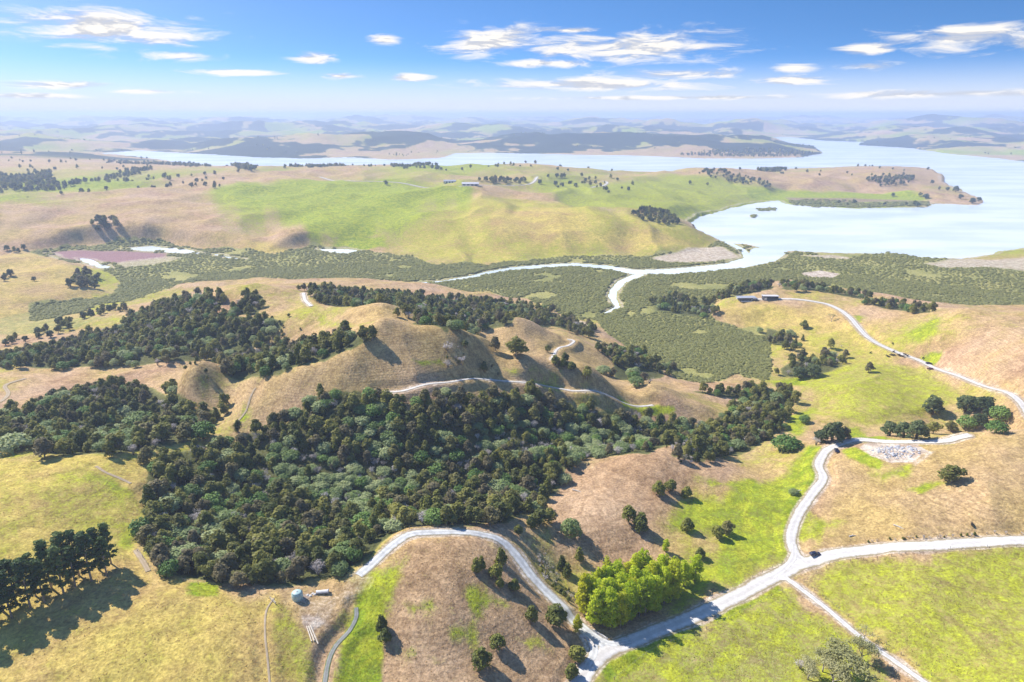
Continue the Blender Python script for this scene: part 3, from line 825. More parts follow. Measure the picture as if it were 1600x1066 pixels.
# roads
def road_material(name, base, dark, edge):
    m = bpy.data.materials.new(name); m.use_nodes = True
    t = NT(m.node_tree); t.t.nodes.clear()
    o = t.n('ShaderNodeOutputMaterial'); p = t.n('ShaderNodeBsdfPrincipled')
    pos = t.n('ShaderNodeTexCoord').outputs['Object']
    uv = t.n('ShaderNodeAttribute', attribute_name='across').outputs['Fac']
    n = t.noise(pos, 0.5, 6.0, 0.7); n_b = t.noise(pos, 3.0, 3.0)
    c = t.mix(t.smooth(n, 0.35, 0.7), C4(base), C4(dark))
    wheel = t.math('ABSOLUTE', t.math('SUBTRACT', t.math('ABSOLUTE', uv), 0.45))
    c = t.mix(t.smooth(wheel, 0.05, 0.3, 0.0, 0.4), c, C4(tuple(v * 0.75 for v in dark)))
    e = t.math('ADD', t.math('ABSOLUTE', uv), t.math('MULTIPLY', t.math('SUBTRACT', n, 0.5), 0.7))
    c = t.mix(t.smooth(e, 0.66, 0.95), c, C4(edge))
    c = t.mix(0.3, c, t.mix(n_b, C4((0.6, 0.6, 0.6)), C4((1.2, 1.2, 1.2))), 'MULTIPLY')
    t.link(c, p.inputs['Base Color'])
    p.inputs['Roughness'].default_value = 0.95
    p.inputs['Specular IOR Level'].default_value = 0.1
    t.link(p.outputs[0], o.inputs[0])
    return m


RM = {'main': road_material('gravel', (0.68, 0.655, 0.63), (0.53, 0.50, 0.475), (0.33, 0.27, 0.16)),
      'dirt': road_material('dirt', (0.46, 0.37, 0.28), (0.36, 0.28, 0.18), (0.34, 0.26, 0.11)),
      'drain': road_material('drain_stone', (0.30, 0.30, 0.29), (0.20, 0.21, 0.19), (0.12, 0.17, 0.03)),
      'spur': road_material('crushed_rock', (0.68, 0.68, 0.67), (0.42, 0.42, 0.42), (0.32, 0.27, 0.17))}
for n_, k in enumerate(('side', 'lane', 'valley', 'track')):
    RM[k] = RM['main']
road_world = {}
for ri, (nm, kd, L, zs, wd) in enumerate(road_lines):
    T = np.gradient(L, axis=0); T /= np.linalg.norm(T, axis=1)[:, None] + 1e-9
    N = np.stack([T[:, 1], -T[:, 0]], 1)
    us = np.linspace(-1, 1, 9)
    s_along = np.concatenate([[0], np.cumsum(np.linalg.norm(np.diff(L, axis=0), axis=1))])
    wob = 1 + 0.10 * perlin(s_along / 9, s_along * 0 + ri, 3)
    gx = L[:, :1] + N[:, :1] * us * wd / 2 * wob[:, None]
    gy = L[:, 1:] + N[:, 1:] * us * wd / 2 * wob[:, None]
    r_ = np.hypot(gx, gy)
    gz = np.maximum(Hxy(gx, gy), 0) + 0.05 + 0.0004 * r_ - 0.10 * np.abs(us) ** 6 + ri * 0.004
    me = grid_mesh(nm, gx, gy, gz)
    if me.polygons[0].normal.z < 0:
        me.flip_normals()
    me.attributes.new('across', 'FLOAT', 'POINT').data.foreach_set('value', np.broadcast_to(us, gx.shape).astype(np.float32).ravel())
    me.materials.append(RM[kd])
    tag(add_obj(nm, me), kind='structure')
    road_world[nm] = (L, wd)

# ------------------------------------------------------------------ plants: prototypes
def rand_dirs(n, r):
    v = r.normal(size=(n, 3))
    return v / np.linalg.norm(v, axis=1)[:, None]


def leaf_cards(blobs, n, size, seed, low=-0.5, aspect=1.0, shell=0.55, up=0.25):
    """leaf clumps spread through a set of ellipsoids (x, y, z, rx, rz): quads facing mostly outward"""
    r = np.random.default_rng(seed)
    B = np.array(blobs, float)
    wgt = B[:, 3] * (B[:, 3] + B[:, 4]); wgt /= wgt.sum()
    k = r.choice(len(B), n, p=wgt)
    d = rand_dirs(n, r)
    d[:, 2] = np.where(d[:, 2] < low, -d[:, 2], d[:, 2])
    rad = shell + (1.08 - shell) * r.random(n) ** 0.6
    rad *= 1 + 0.12 * np.sin(d[:, 0] * 7 + k) * np.cos(d[:, 2] * 6 + 2 * k)
    P = B[k, :3] + d * rad[:, None] * np.stack([B[k, 3], B[k, 3], B[k, 4]], 1)
    nn = d + rand_dirs(n, r) * 0.75 + np.array([0, 0, up])
    nn /= np.linalg.norm(nn, axis=1)[:, None]
    a = np.cross(nn, rand_dirs(n, r)); a /= np.linalg.norm(a, axis=1)[:, None] + 1e-9
    b = np.cross(nn, a)
    s = size * (0.55 + 0.9 * r.random(n))[:, None] * 0.5
    a = a * s * aspect; b = b * s
    V = np.stack([P - a - b * 0.7, P + a - b, P + a * 0.7 + b, P - a + b * 0.8], 1).reshape(-1, 3)
    Fq = np.arange(n * 4).reshape(n, 4)
    return V, [tuple(q) for q in Fq.tolist()]


def tube(path, radii, sides=6):
    V, Fc = [], []
    P = [Vector(p) for p in path]
    for i, p in enumerate(P):
        t = (P[min(i + 1, len(P) - 1)] - P[max(i - 1, 0)]).normalized()
        u = t.orthogonal().normalized(); v = t.cross(u)
        for k in range(sides):
            a = 2 * math.pi * k / sides
            V.append(tuple(p + (u * math.cos(a) + v * math.sin(a)) * radii[i]))
    for i in range(len(P) - 1):
        for k in range(sides):
            a, b = i * sides + k, i * sides + (k + 1) % sides
            Fc.append((a, b, b + sides, a + sides))
    Fc.append(tuple(range(sides))[::-1]); Fc.append(tuple(range((len(P) - 1) * sides, len(P) * sides)))
    return V, Fc


def merge(parts):
    V, Fc = [], []
    for (v, f) in parts:
        o = len(V)
        V.extend([tuple(q) for q in v])
        Fc.extend([tuple(i + o for i in q) for q in f])
    return V, Fc


def mesh_of(name, vf, material, smooth=False):
    me = bpy.data.meshes.new(name)
    me.from_pydata(vf[0], [], vf[1])
    me.materials.append(material)
    if smooth:
        me.polygons.foreach_set('use_smooth', np.ones(len(me.polygons), bool))
    me.update()
    return me


M_BARK = mat('bark', (0.13, 0.10, 0.075), 0.95, 0.1, 0.35, 3.0)
M_GBARK = mat('grey_bark', (0.34, 0.30, 0.27), 0.95, 0.1, 0.25, 3.0)
L_DARK = leaf_mat('bush_leaf', (0.088, 0.115, 0.026), (0.39, 0.37, 0.095), 0.45, (0.31, 0.25, 0.165))
L_PALE = leaf_mat('pale_leaf', (0.24, 0.31, 0.12), (0.50, 0.54, 0.27), 0.4, (0.20, 0.33, 0.07))
L_BRIGHT = leaf_mat('mound_leaf', (0.09, 0.18, 0.035), (0.22, 0.33, 0.075))
L_GREY = leaf_mat('grey_twig', (0.40, 0.35, 0.33), (0.72, 0.67, 0.64), 0.2)
L_PINE = leaf_mat('pine_needle', (0.045, 0.095, 0.028), (0.16, 0.22, 0.06))
L_POP = leaf_mat('poplar_leaf', (0.38, 0.50, 0.02), (0.68, 0.75, 0.05), 0.58, (0.76, 0.72, 0.03))
L_MACRO = leaf_mat('macrocarpa_leaf', (0.040, 0.070, 0.028), (0.15, 0.185, 0.070))
L_SHRUB = leaf_mat('shrub_leaf', (0.060, 0.090, 0.018), (0.26, 0.26, 0.045))
L_MANG = leaf_mat('mangrove_leaf', (0.31, 0.32, 0.11), (0.42, 0.41, 0.15), 0.45)
L_FAINT = leaf_mat('bud_leaf', (0.36, 0.36, 0.15), (0.55, 0.52, 0.28), 0.4)


def proto_bush(seed):
    r = random.Random(seed)
    h = 8.0
    bl = []
    for k in range(r.randint(7, 10)):
        a = r.uniform(0, 6.28); q = r.uniform(0.2, 2.3)
        z = r.uniform(2.0, 6.3) - q * 0.35
        bl.append((q * math.cos(a), q * math.sin(a), z, r.uniform(1.1, 1.9), r.uniform(0.9, 1.6)))
    bl.append((0, 0, 6.4, 1.3, 1.5)); bl.append((0, 0, 3.5, 2.2, 2.4))
    cr = leaf_cards(bl, 900, 0.62, seed)
    tk = merge([tube([(0, 0, -0.6), (0.1, 0, 2.0), (0, 0.15, 5.5)], [0.24, 0.17, 0.06])] +
               [tube([(0.05, 0, 1.8 + 0.5 * k), (math.cos(k * 2.1) * 1.4, math.sin(k * 2.1) * 1.4, 3.6 + 0.5 * k)], [0.10, 0.04], 5) for k in range(3)])
    return cr, L_DARK, tk, M_GBARK, h


def proto_mound(seed, leaf=None):
    r = random.Random(seed)
    bl = [(0, 0, 2.4, 2.9, 2.8)]
    for k in range(7):
        a = k * 0.9 + r.uniform(-.3, .3); q = r.uniform(1.2, 2.4)
        bl.append((q * math.cos(a), q * math.sin(a), r.uniform(1.6, 3.6), r.uniform(1.0, 1.6), r.uniform(0.9, 1.5)))
    cr = leaf_cards(bl, 1100, 0.42, seed, shell=0.7)
    tk = merge([tube([(0, 0, -0.5), (0, 0, 1.2), (0.2, 0, 3)], [0.25, 0.18, 0.07])])
    return cr, leaf or L_PALE, tk, M_BARK, 5.6


def proto_grey(seed):
    r = random.Random(seed)
    parts, tips = [], []
    for k in range(9):
        a = k * 0.7 + r.uniform(-.2, .2); q = r.uniform(0.8, 2.3)
        top = (q * math.cos(a), q * math.sin(a), r.uniform(3.0, 5.4))
        parts.append(tube([(0.1 * math.cos(a), 0.1 * math.sin(a), -0.4), (top[0] * .45, top[1] * .45, top[2] * .55), top], [0.10, 0.07, 0.03], 5))
        tips.append((top[0] * .85, top[1] * .85, top[2] * .88, 1.0, 0.9))
    cr = leaf_cards(tips, 420, 0.55, seed, low=-1, aspect=0.16, shell=0.2)
    return cr, L_GREY, merge(parts), M_GBARK, 5.6


def proto_cone(seed):
    r = random.Random(seed)
    bl = [(r.uniform(-.25, .25), r.uniform(-.25, .25), z, 0.35 + 1.55 * (1 - (z - 1.2) / 6.0) ** 0.75, 0.9) for z in (1.3, 2.1, 2.9, 3.7, 4.5, 5.3, 6.1)]
    bl += [(1.3 * math.cos(a), 1.3 * math.sin(a), r.uniform(1.2, 2.6), 0.8, 0.8) for a in (0.4, 1.9, 3.3, 4.9)]
    cr = leaf_cards(bl, 850, 0.46, seed, shell=0.65)
    tk = tube([(0, 0, -0.5), (0, 0, 2.0), (0, 0, 6.0)], [0.22, 0.16, 0.05])
    return cr, L_SHRUB, tk, M_BARK, 7.0


def proto_shrub(seed):
    r = random.Random(seed)
    bl = [(0, 0, 2.2, 1.7, 2.0)] + [(1.0 * math.cos(a), 1.0 * math.sin(a), r.uniform(1.2, 3.2), r.uniform(0.9, 1.3), r.uniform(0.9, 1.3)) for a in (0.2, 1.3, 2.6, 3.8, 5.1)]
    bl.append((0.2, 0.1, 4.0, 1.0, 1.1))
    cr = leaf_cards(bl, 900, 0.42, seed, shell=0.65)
    tk = tube([(0, 0, -0.5), (0, 0, 1.2), (0.1, 0, 3.5)], [0.20, 0.15, 0.06])
    return cr, L_SHRUB, tk, M_BARK, 5.0


def proto_pine(seed):
    r = random.Random(seed)
    parts = [tube([(0, 0, -1), (0.2, 0, 8), (r.uniform(-.4, .4), 0.2, 17), (0, 0, 26)], [0.50, 0.40, 0.26, 0.06], 7)]
    bl = []
    z = 5.5
    while z < 26:
        f = (z - 5) / 21
        q = 3.4 * math.sin(math.pi * min(1, 0.22 + 0.74 * f)) + 0.5
        for k in range(4 if f > 0.4 else 3):
            if f < 0.5 and r.random() < 0.35:
                continue
            a = r.uniform(0, 6.28); qq = q * r.uniform(0.6, 1.1)
            e = (qq * math.cos(a), qq * math.sin(a), z + r.uniform(0.3, 1.2))
            parts.append(tube([(0, 0, z - 0.5), e], [0.10, 0.04], 4))
            bl.append((e[0] * .85, e[1] * .85, e[2] + .2, r.uniform(1.2, 1.9), r.uniform(0.6, 1.0)))
        z += 1.35
    bl.append((0, 0, 25.5, 1.2, 1.4))
    cr = leaf_cards(bl, 3000, 0.66, seed, shell=0.3)
    return cr, L_PINE, merge(parts), M_GBARK, 27.0


def proto_poplar(seed):
    r = random.Random(seed)
    bl = []
    for k in range(13):
        z = 2.4 + k * 0.95
        q = 2.1 * math.sin(math.pi * min(0.9, 0.3 + 0.6 * k / 13)) ** 0.6
        for j in range(2):
            a = r.uniform(0, 6.28)
            bl.append((q * .55 * math.cos(a), q * .55 * math.sin(a), z + r.uniform(-.3, .3), q * r.uniform(.5, .75), r.uniform(.9, 1.3)))
    cr = leaf_cards(bl, 2000, 0.42, seed, shell=0.25, low=-1)
    tk = merge([tube([(0, 0, -0.6), (0, 0, 6), (0, 0, 13.5)], [0.26, 0.18, 0.04])] +
               [tube([(0, 0, 3 + k), (1.0 * math.cos(k * 2.4), 1.0 * math.sin(k * 2.4), 5.2 + k)], [0.08, 0.03], 4) for k in range(7)])
    return cr, L_POP, tk, M_GBARK, 15.0


def proto_macro(seed):
    r = random.Random(seed)
    bl = [(0, 0, 6, 4.2, 3.6)]
    parts = [tube([(0, 0, -1), (0.2, 0.1, 3), (0, 0, 9)], [0.75, 0.55, 0.15], 7)]
    for k in range(15):
        a = r.uniform(0, 6.28); z = r.uniform(2.2, 10.2); q = (5.6 - 0.32 * z) * r.uniform(0.6, 1.0)
        e = (q * math.cos(a), q * math.sin(a), z)
        bl.append(e + (r.uniform(1.3, 2.3), r.uniform(0.8, 1.4)))
        parts.append(tube([(0, 0, max(1.2, z - 2.2)), e], [0.18, 0.05], 4))
    cr = leaf_cards(bl, 1900, 0.72, seed, shell=0.55)
    return cr, L_MACRO, merge(parts), M_BARK, 12.0


def proto_bare(seed, n_leaf=2400):
    r = random.Random(seed)
    parts, tips = [], []
    def grow(p, d, ln, rad, depth):
        e = p + d * ln
        parts.append(tube([p, (p + e) / 2 + Vector((r.uniform(-.1, .1), r.uniform(-.1, .1), 0)) * ln * .3, e], [rad, rad * .8, rad * .6], 5 if depth > 2 else 3))
        if depth == 0:
            tips.append((e.x, e.y, e.z, 0.95, 0.8)); return
        for _ in range(3 if depth > 1 else 2):
            nd = (d + Vector((r.uniform(-.8, .8), r.uniform(-.8, .8), r.uniform(-.1, .5)))).normalized()
            grow(e, nd, ln * r.uniform(.62, .8), rad * .58, depth - 1)
    grow(Vector((0, 0, -0.4)), Vector((0, 0, 1)), 2.6, 0.22, 4)
    cr = leaf_cards(tips, n_leaf, 0.34, seed, low=-1, aspect=0.4, shell=0.1)
    return cr, L_FAINT, merge(parts), M_GBARK, 8.5


PROTO = {}
JOINED = {}


def add_kind(kind, builder, seeds):
    PROTO[kind] = []
    for s in seeds:
        cr, lm, tk, bm_, h = builder(s)
        PROTO[kind].append((mesh_of(kind + '_crown', cr, lm), mesh_of(kind + '_trunk', tk, bm_, True), h))
        V, Fc = merge([cr, tk])
        me = bpy.data.meshes.new(kind + '_tree')
        me.from_pydata(V, [], Fc)
        me.materials.append(lm); me.materials.append(bm_)
        mi = np.zeros(len(Fc), np.int32); mi[len(cr[1]):] = 1
        me.polygons.foreach_set('material_index', mi)
        me.update()
        JOINED.setdefault(kind, []).append((me, h))


add_kind('bush', proto_bush, [1, 2, 3, 4, 5])
add_kind('pale', proto_mound, [11, 12])
add_kind('mound', lambda s: proto_mound(s, L_BRIGHT), [13, 14])
add_kind('grey', proto_grey, [21, 22, 23])
add_kind('cone', proto_cone, [31, 32])
add_kind('shrub', proto_shrub, [41, 42, 43])
add_kind('pine', proto_pine, [51, 52, 53, 54])
add_kind('poplar', proto_poplar, [61, 62, 63])
add_kind('macro', proto_macro, [71, 72, 73])
add_kind('bare', proto_bare, [81, 82])
add_kind('twig', lambda s: proto_bare(s, 420), [85, 86])

KIND_NAME = {'bush': 'bush_tree', 'pale': 'pale_shrub', 'mound': 'round_tree', 'grey': 'leafless_shrub', 'cone': 'young_totara', 'shrub': 'pasture_shrub',
             'pine': 'pine_tree', 'poplar': 'poplar_tree', 'macro': 'cypress_tree', 'bare': 'budding_tree', 'twig': 'bare_tree'}


def plant(kind, x, y, h, label, group=None, cat='tree', wide=1.0, variant=None, rot=None):
    vs = PROTO[kind]
    cm, tm, ph = vs[random.randrange(len(vs)) if variant is None else variant % len(vs)]
    e = bpy.data.objects.new(KIND_NAME[kind], None)
    COL.objects.link(e)
    e.empty_display_size = 0.5
    z = float(Hxy(x, y))
    s = h / ph
    e.location = (x, y, z)
    e.scale = (s * wide, s * wide, s)
    e.rotation_euler = (0, 0, random.uniform(0, 6.28) if rot is None else rot)
    tag(e, label, cat, group)
    add_obj('crown', cm, e); add_obj('trunk', tm, e)
    return e


def scatter_stuff(name, pts, kinds, heights, label=None):
    """one growth nobody could count: many plants as one object (points carrying instances)"""
    me = bpy.data.meshes.new(name)
    P = np.array(pts, float).reshape(-1, 2)
    n = len(P)
    zz = np.maximum(Hxy(P[:, 0], P[:, 1]), -0.3)
    me.vertices.add(n)
    me.vertices.foreach_set('co', np.stack([P[:, 0], P[:, 1], zz], 1).astype(np.float32).ravel())
    protos, index = [], {}
    for k in sorted(set(kinds)):
        index[k] = (len(protos), len(JOINED[k]))
        protos += JOINED[k]
    var = np.array([index[k][0] + random.randrange(index[k][1]) for k in kinds], np.int32)
    scl = np.array([heights[i] / protos[var[i]][1] for i in range(n)], np.float32)
    me.attributes.new('variant', 'INT', 'POINT').data.foreach_set('value', var)
    me.attributes.new('size', 'FLOAT', 'POINT').data.foreach_set('value', scl)
    rv = np.zeros((n, 3), np.float32); rv[:, 2] = rng.uniform(0, 6.28, n)
    me.attributes.new('turn', 'FLOAT_VECTOR', 'POINT').data.foreach_set('vector', rv.ravel())
    o = add_obj(name, me)
    tag(o, label, None, None, 'stuff')
    g = bpy.data.node_groups.new(name, 'GeometryNodeTree')
    g.interface.new_socket('Geometry', in_out='INPUT', socket_type='NodeSocketGeometry')
    g.interface.new_socket('Geometry', in_out='OUTPUT', socket_type='NodeSocketGeometry')
    gi, go = g.nodes.new('NodeGroupInput'), g.nodes.new('NodeGroupOutput')
    jn = g.nodes.new('GeometryNodeJoinGeometry')
    for (pm, _) in reversed(protos):
        po = bpy.data.objects.new(pm.name + '_source', pm)      # source shape only, not linked into the scene
        oi = g.nodes.new('GeometryNodeObjectInfo'); oi.inputs['Object'].default_value = po
        oi.inputs['As Instance'].default_value = True
        g.links.new(oi.outputs['Geometry'], jn.inputs[0])
    ip = g.nodes.new('GeometryNodeInstanceOnPoints')
    ip.inputs['Pick Instance'].default_value = True
    def attr(nm, ty):
        a = g.nodes.new('GeometryNodeInputNamedAttribute'); a.data_type = ty; a.inputs[0].default_value = nm
        return [s for s in a.outputs if s.enabled][0]
    g.links.new(gi.outputs[0], ip.inputs['Points'])
    g.links.new(jn.outputs[0], ip.inputs['Instance'])
    g.links.new(attr('variant', 'INT'), ip.inputs['Instance Index'])
    g.links.new(attr('turn', 'FLOAT_VECTOR'), ip.inputs['Rotation'])
    g.links.new(attr('size', 'FLOAT'), ip.inputs['Scale'])
    g.links.new(ip.outputs[0], go.inputs[0])
    o.modifiers.new('growth', 'NODES').node_group = g
    return o


def project(x, y, z):
    """world -> photo pixel"""
    dy, dz = y, z - HC
    f = dy * math.cos(PITCH) - dz * math.sin(PITCH)
    u = dy * math.sin(PITCH) + dz * math.cos(PITCH)
    return 800 + F * x / f, 533 - F * u / f


def fill(P, step, jitter=0.42, rag=0.0):
    x0, y0 = P.min(0) - rag; x1, y1 = P.max(0) + rag
    gx, gy = np.meshgrid(np.arange(x0, x1 + step, step), np.arange(y0, y1 + step, step))
    gx = gx + rng.uniform(-jitter, jitter, gx.shape) * step; gy = gy + rng.uniform(-jitter, jitter, gy.shape) * step
    gx, gy = gx.ravel(), gy.ravel()
    k = poly_sdf(gx, gy, P) + rag * 1.3 * fbm(gx / 22, gy / 22, 3, 88) > 0
    return gx[k], gy[k]


def off_roads(x, y, pad=2.0):
    ok = np.ones(len(x), bool)
    for (L, wd) in road_world.values():
        s = bbox_sel(x, y, L, wd + pad)
        if s.any():
            d = line_dist(x[s], y[s], L, [wd / 2] * len(L))
            ok[np.nonzero(s)[0][d < pad]] = False
    return ok


# ------------------------------------------------------------------ native bush: every tree placed, the 300 largest of a kind in view as trees of their own
PALE_ZONE = ground([(310, 800), (400, 772), (470, 790), (540, 802), (640, 765), (720, 735), (800, 705), (1010, 706), (1030, 690), (900, 672), (800, 668), (700, 705), (560, 728), (430, 700), (390, 745)])
bx, by, bk, bh = [], [], [], []
for (poly, step, dens_) in BUSH:
    P = ground(poly)
    x, y = fill(P, step, rag=step * (1.0 if step < 5.2 else 2.0))
    k = off_roads(x, y, 2.6) & (rng.random(len(x)) < dens_)
    x, y = x[k], y[k]
    pz = poly_sdf(x, y, PALE_ZONE) + 6 * fbm(x / 25, y / 25, 2, 8)
    q = rng.random(len(x))
    patch = fbm(x / 18, y / 18, 2, 14)
    for i in range(len(x)):
        inp = pz[i] > 0
        if q[i] + 0.35 * patch[i] > (0.29 if inp else 0.84):
            kd = 'pale' if (patch[i] > -0.05 or rng.random() < 0.3) else 'grey'
        elif q[i] < 0.05:
            kd = 'grey'
        elif q[i] < 0.11:
            kd = 'cone'
        elif q[i] < 0.18:
            kd = 'mound'
        else:
            kd = 'bush'
        h = {'bush': rng.uniform(4.2, 9.2), 'pale': rng.uniform(4.0, 6.0), 'grey': rng.uniform(4.0, 5.6), 'cone': rng.uniform(5.0, 9.5), 'mound': rng.uniform(4.5, 7.0)}[kd] * (0.8 if inp else 1.0) * (0.9 + step * 0.02)
        bx.append(x[i]); by.append(y[i]); bk.append(kd); bh.append(h)
bx, by, bh = np.array(bx), np.array(by), np.array(bh); bk = np.array(bk)
bz = Hxy(bx, by)
dist = np.sqrt(bx ** 2 + by ** 2 + (bz - HC) ** 2)
pxs, pys = project(bx, by, bz + bh * 0.6)
inframe = (pxs > 2) & (pxs < 1598) & (pys < 1064)
own = np.zeros(len(bx), bool)
TXT = {'bush': ('dark evergreen tree packed in the native bush filling the gully', 'trees of the dense gully bush', 'tree'),
       'pale': ('pale grey-green rounded shrub among the dark bush of the gully', 'pale shrubs in the gully bush', 'shrub'),
       'grey': ('leafless grey twiggy shrub among the bush of the gully floor', 'leafless shrubs in the gully bush', 'shrub')}
road_at = {k: v for k, v in road_world.items()}
PADF = smooth_line(ground([(215, 862), (250, 898), (330, 915), (430, 933), (520, 912)]), 2.0)
LEFTV = ground(BUSH[1][0])


def where_in_bush(x, y):
    a = np.array([x]); b = np.array([y])
    dl = lambda L: float(line_dist(a, b, L, [0] * len(L))[0])
    if float(poly_sdf(a, b, LEFTV)[0]) > 0: return 'in the valley behind the golden paddock brow'
    if dl(road_world['spur_track'][0]) < 14: return 'at the bush edge beside the white spur track'
    if dl(PADF) < 12: return 'at the bush foot along the paddock fence'
    if dl(road_world['bush_track'][0]) < 22: return 'on the slope under the bald ridge track'
    if float(poly_sdf(a, b, PALE_ZONE)[0]) > 0: return 'on the mixed pale floor of the gully bush'
    if float(poly_sdf(a, b, BROWNW)[0]) > -16: return 'where the gully bush meets the brown slope'
    return 'in the thick of the gully bush'


BROWNW = ground(BROWN)
TXT['cone'] = (0, 'pointed trees in the gully bush', 'tree'); TXT['mound'] = (0, 'green domed trees in the gully bush', 'tree')
LOOK = {'cone': 'olive pointed tree ', 'mound': 'fresh green domed tree ', 'bush': 'dark evergreen tree ', 'pale': 'pale grey-green rounded shrub ', 'grey': 'leafless grey twiggy shrub '}
for kd in ('bush', 'pale', 'grey', 'cone', 'mound'):
    idx = np.nonzero((bk == kd) & inframe)[0]
    idx = idx[np.argsort(-(bh[idx] / dist[idx]))][:290]
    own[idx] = True
    for i in idx:
        wh = where_in_bush(bx[i], by[i])
        plant(kd, bx[i], by[i], bh[i], LOOK[kd] + wh, TXT[kd][1] + ', ' + wh, TXT[kd][2], wide=random.uniform(0.95, 1.3) * (1.25 if kd == 'pale' else 1.0))
rest_i = np.nonzero(~own)[0]
scatter_stuff('distant_bush', np.stack([bx[rest_i], by[rest_i]], 1), list(bk[rest_i]), bh[rest_i])

# far woods, shelter belts and lone trees on the downs
FARW = [
    ([(-40, 300), (0, 276), (85, 269), (78, 284), (105, 289), (225, 270), (238, 265), (180, 276), (100, 298)], 15, 0.95, 13),
    ([(140, 350), (165, 343), (186, 346), (184, 357), (150, 362)], 12, 0.95, 13),
    ([(985, 333), (1020, 328), (1062, 345), (1070, 353), (1040, 353), (1000, 343)], 10, 0.95, 9),
    ([(1088, 268), (1122, 267), (1205, 291), (1196, 294), (1110, 277)], 14, 0.8, 10),
    ([(1350, 281), (1430, 279), (1425, 286), (1382, 293), (1362, 289)], 13, 0.95, 10),
    ([(615, 258), (690, 262), (690, 265), (610, 263)], 18, 0.6, 11), ([(360, 258), (402, 266), (398, 270), (370, 264)], 16, 0.7, 13),
    ([(745, 286), (822, 287), (830, 281), (750, 281)], 13, 0.8, 12), ([(850, 279), (882, 280), (880, 275), (855, 275)], 14, 0.8, 12),
    ([(430, 262), (540, 256), (540, 260), (440, 266)], 20, 0.5, 11),
    ([(0, 397), (36, 396), (38, 388), (0, 386)], 11, 0.8, 9), ([(0, 452), (50, 440), (105, 436), (100, 430), (0, 432)], 12, 0.35, 8),
    ([(105, 452), (150, 452), (155, 432), (118, 428)], 9, 0.9, 10), ([(0, 545), (60, 535), (100, 520), (90, 512), (0, 530)], 8, 0.4, 7), ([(88, 520), (118, 515), (112, 503), (92, 508)], 7, 0.9, 8),
    ([(1182, 269), (1228, 267), (1225, 261), (1190, 262)], 14, 0.8, 11), ([(130, 500), (200, 486), (205, 478), (140, 492)], 8, 0.6, 7),
    ([(560, 352), (600, 338), (604, 342), (570, 356)], 14, 0.25, 5), ([(1060, 243), (1110, 236), (1180, 233), (1270, 240), (1240, 245), (1150, 246)], 22, 0.8, 14),
    ([(160, 250), (330, 257), (330, 261), (170, 255)], 26, 0.5, 12),
]
fx, fy, fhh = [], [], []
for (poly, step, dn, h) in FARW:
    P = ground(poly)
    x, y = fill(P, step)
    k = (rng.random(len(x)) < dn) & (Hxy(x, y) > 0.2)
    fx += list(x[k]); fy += list(y[k]); fhh += list(h * rng.uniform(0.7, 1.15, k.sum()))
# scattered single trees over the far country
nfar = 2600
ra = rng.uniform(-0.72, 0.72, nfar); rr_ = 1300 * np.exp(rng.uniform(0, 1.75, nfar))
x, y = rr_ * np.sin(ra), rr_ * np.cos(ra)
k = (Hxy(x, y) > 0.6) & (fbm(x / 300, y / 300, 3, 19) > 0.18) & (rr_ > 1500)
fx += list(x[k]); fy += list(y[k]); fhh += list(rng.uniform(6, 12, k.sum()))
scatter_stuff('far_woods', np.stack([fx, fy], 1), ['macro' if random.random() < 0.4 else 'bush' for _ in fx], np.array(fhh))

# ------------------------------------------------------------------ mangroves on the flats
cl = leaf_cards([(0, 0, 0.6, 1.7, 0.7), (0.9, 0.3, 0.5, 1.1, 0.6), (-0.7, -0.6, 0.6, 1.2, 0.6)], 60, 0.85, 5, low=0.0, shell=0.75, up=1.6)
cl2 = leaf_cards([(0, 0, 0.6, 1.5, 0.8), (0.5, -0.8, 0.5, 1.3, 0.6)], 50, 0.9, 6, low=0.0, shell=0.75, up=1.6)
JOINED['mangrove'] = [(mesh_of('mangrove_clump', cl, L_MANG), 2.0), (mesh_of('mangrove_clump', cl2, L_MANG), 2.2)]
mx, my = [], []
for P in FLATS:
    for (r0, r1, st) in ((330, 620, 2.4), (620, 900, 3.2), (900, 1500, 5.0)):
        gx, gy = np.meshgrid(np.arange(-900, 900, st), np.arange(300, 1500, st))
        gx = (gx + rng.uniform(-.5, .5, gx.shape) * st).ravel(); gy = (gy + rng.uniform(-.5, .5, gy.shape) * st).ravel()
        rr2 = np.hypot(gx, gy)
        k = (rr2 >= r0) & (rr2 < r1) & (np.abs(np.arctan2(gx, gy)) < 0.74)
        gx, gy = gx[k], gy[k]
        ia = np.clip(np.rint(np.interp(np.arctan2(gx, gy), AZ, np.arange(nA))).astype(int), 0, nA - 1)
        ir = np.clip(np.rint(np.interp(np.hypot(gx, gy), RR, np.arange(nR))).astype(int), 0, nR - 1)
        k = (scrub[ir, ia] > 0.55) & (bare[ir, ia] < 0.35) & (mud[ir, ia] < 0.4) & (wsd[ir, ia] < -1.0) & (flat_sd[ir, ia] > -6) & (under[ir, ia] < 0.3)
        k &= fbm(gx / 60, gy / 60, 3, 61) > -0.55
        mx += list(gx[k]); my += list(gy[k])
mx, my = np.array(mx), np.array(my)
edge_d = np.array([0.0])
ia = np.clip(np.rint(np.interp(np.arctan2(mx, my), AZ, np.arange(nA))).astype(int), 0, nA - 1)
ir = np.clip(np.rint(np.interp(np.hypot(mx, my), RR, np.arange(nR))).astype(int), 0, nR - 1)
mh = 1.45 + 0.55 * fbm(mx / 40, my / 40, 3, 66) + 1.6 * np.exp(-np.abs(wsd[ir, ia]) / 9.0)
mh = np.clip(mh, 0.9, 4.0) * rng.uniform(0.85, 1.15, len(mx)) * (1 + np.hypot(mx, my) / 2500)
scatter_stuff('mangroves', np.stack([mx, my], 1), ['mangrove'] * len(mx), mh)
print('bush', len(bx), 'far', len(fx), 'mangrove', len(mx))
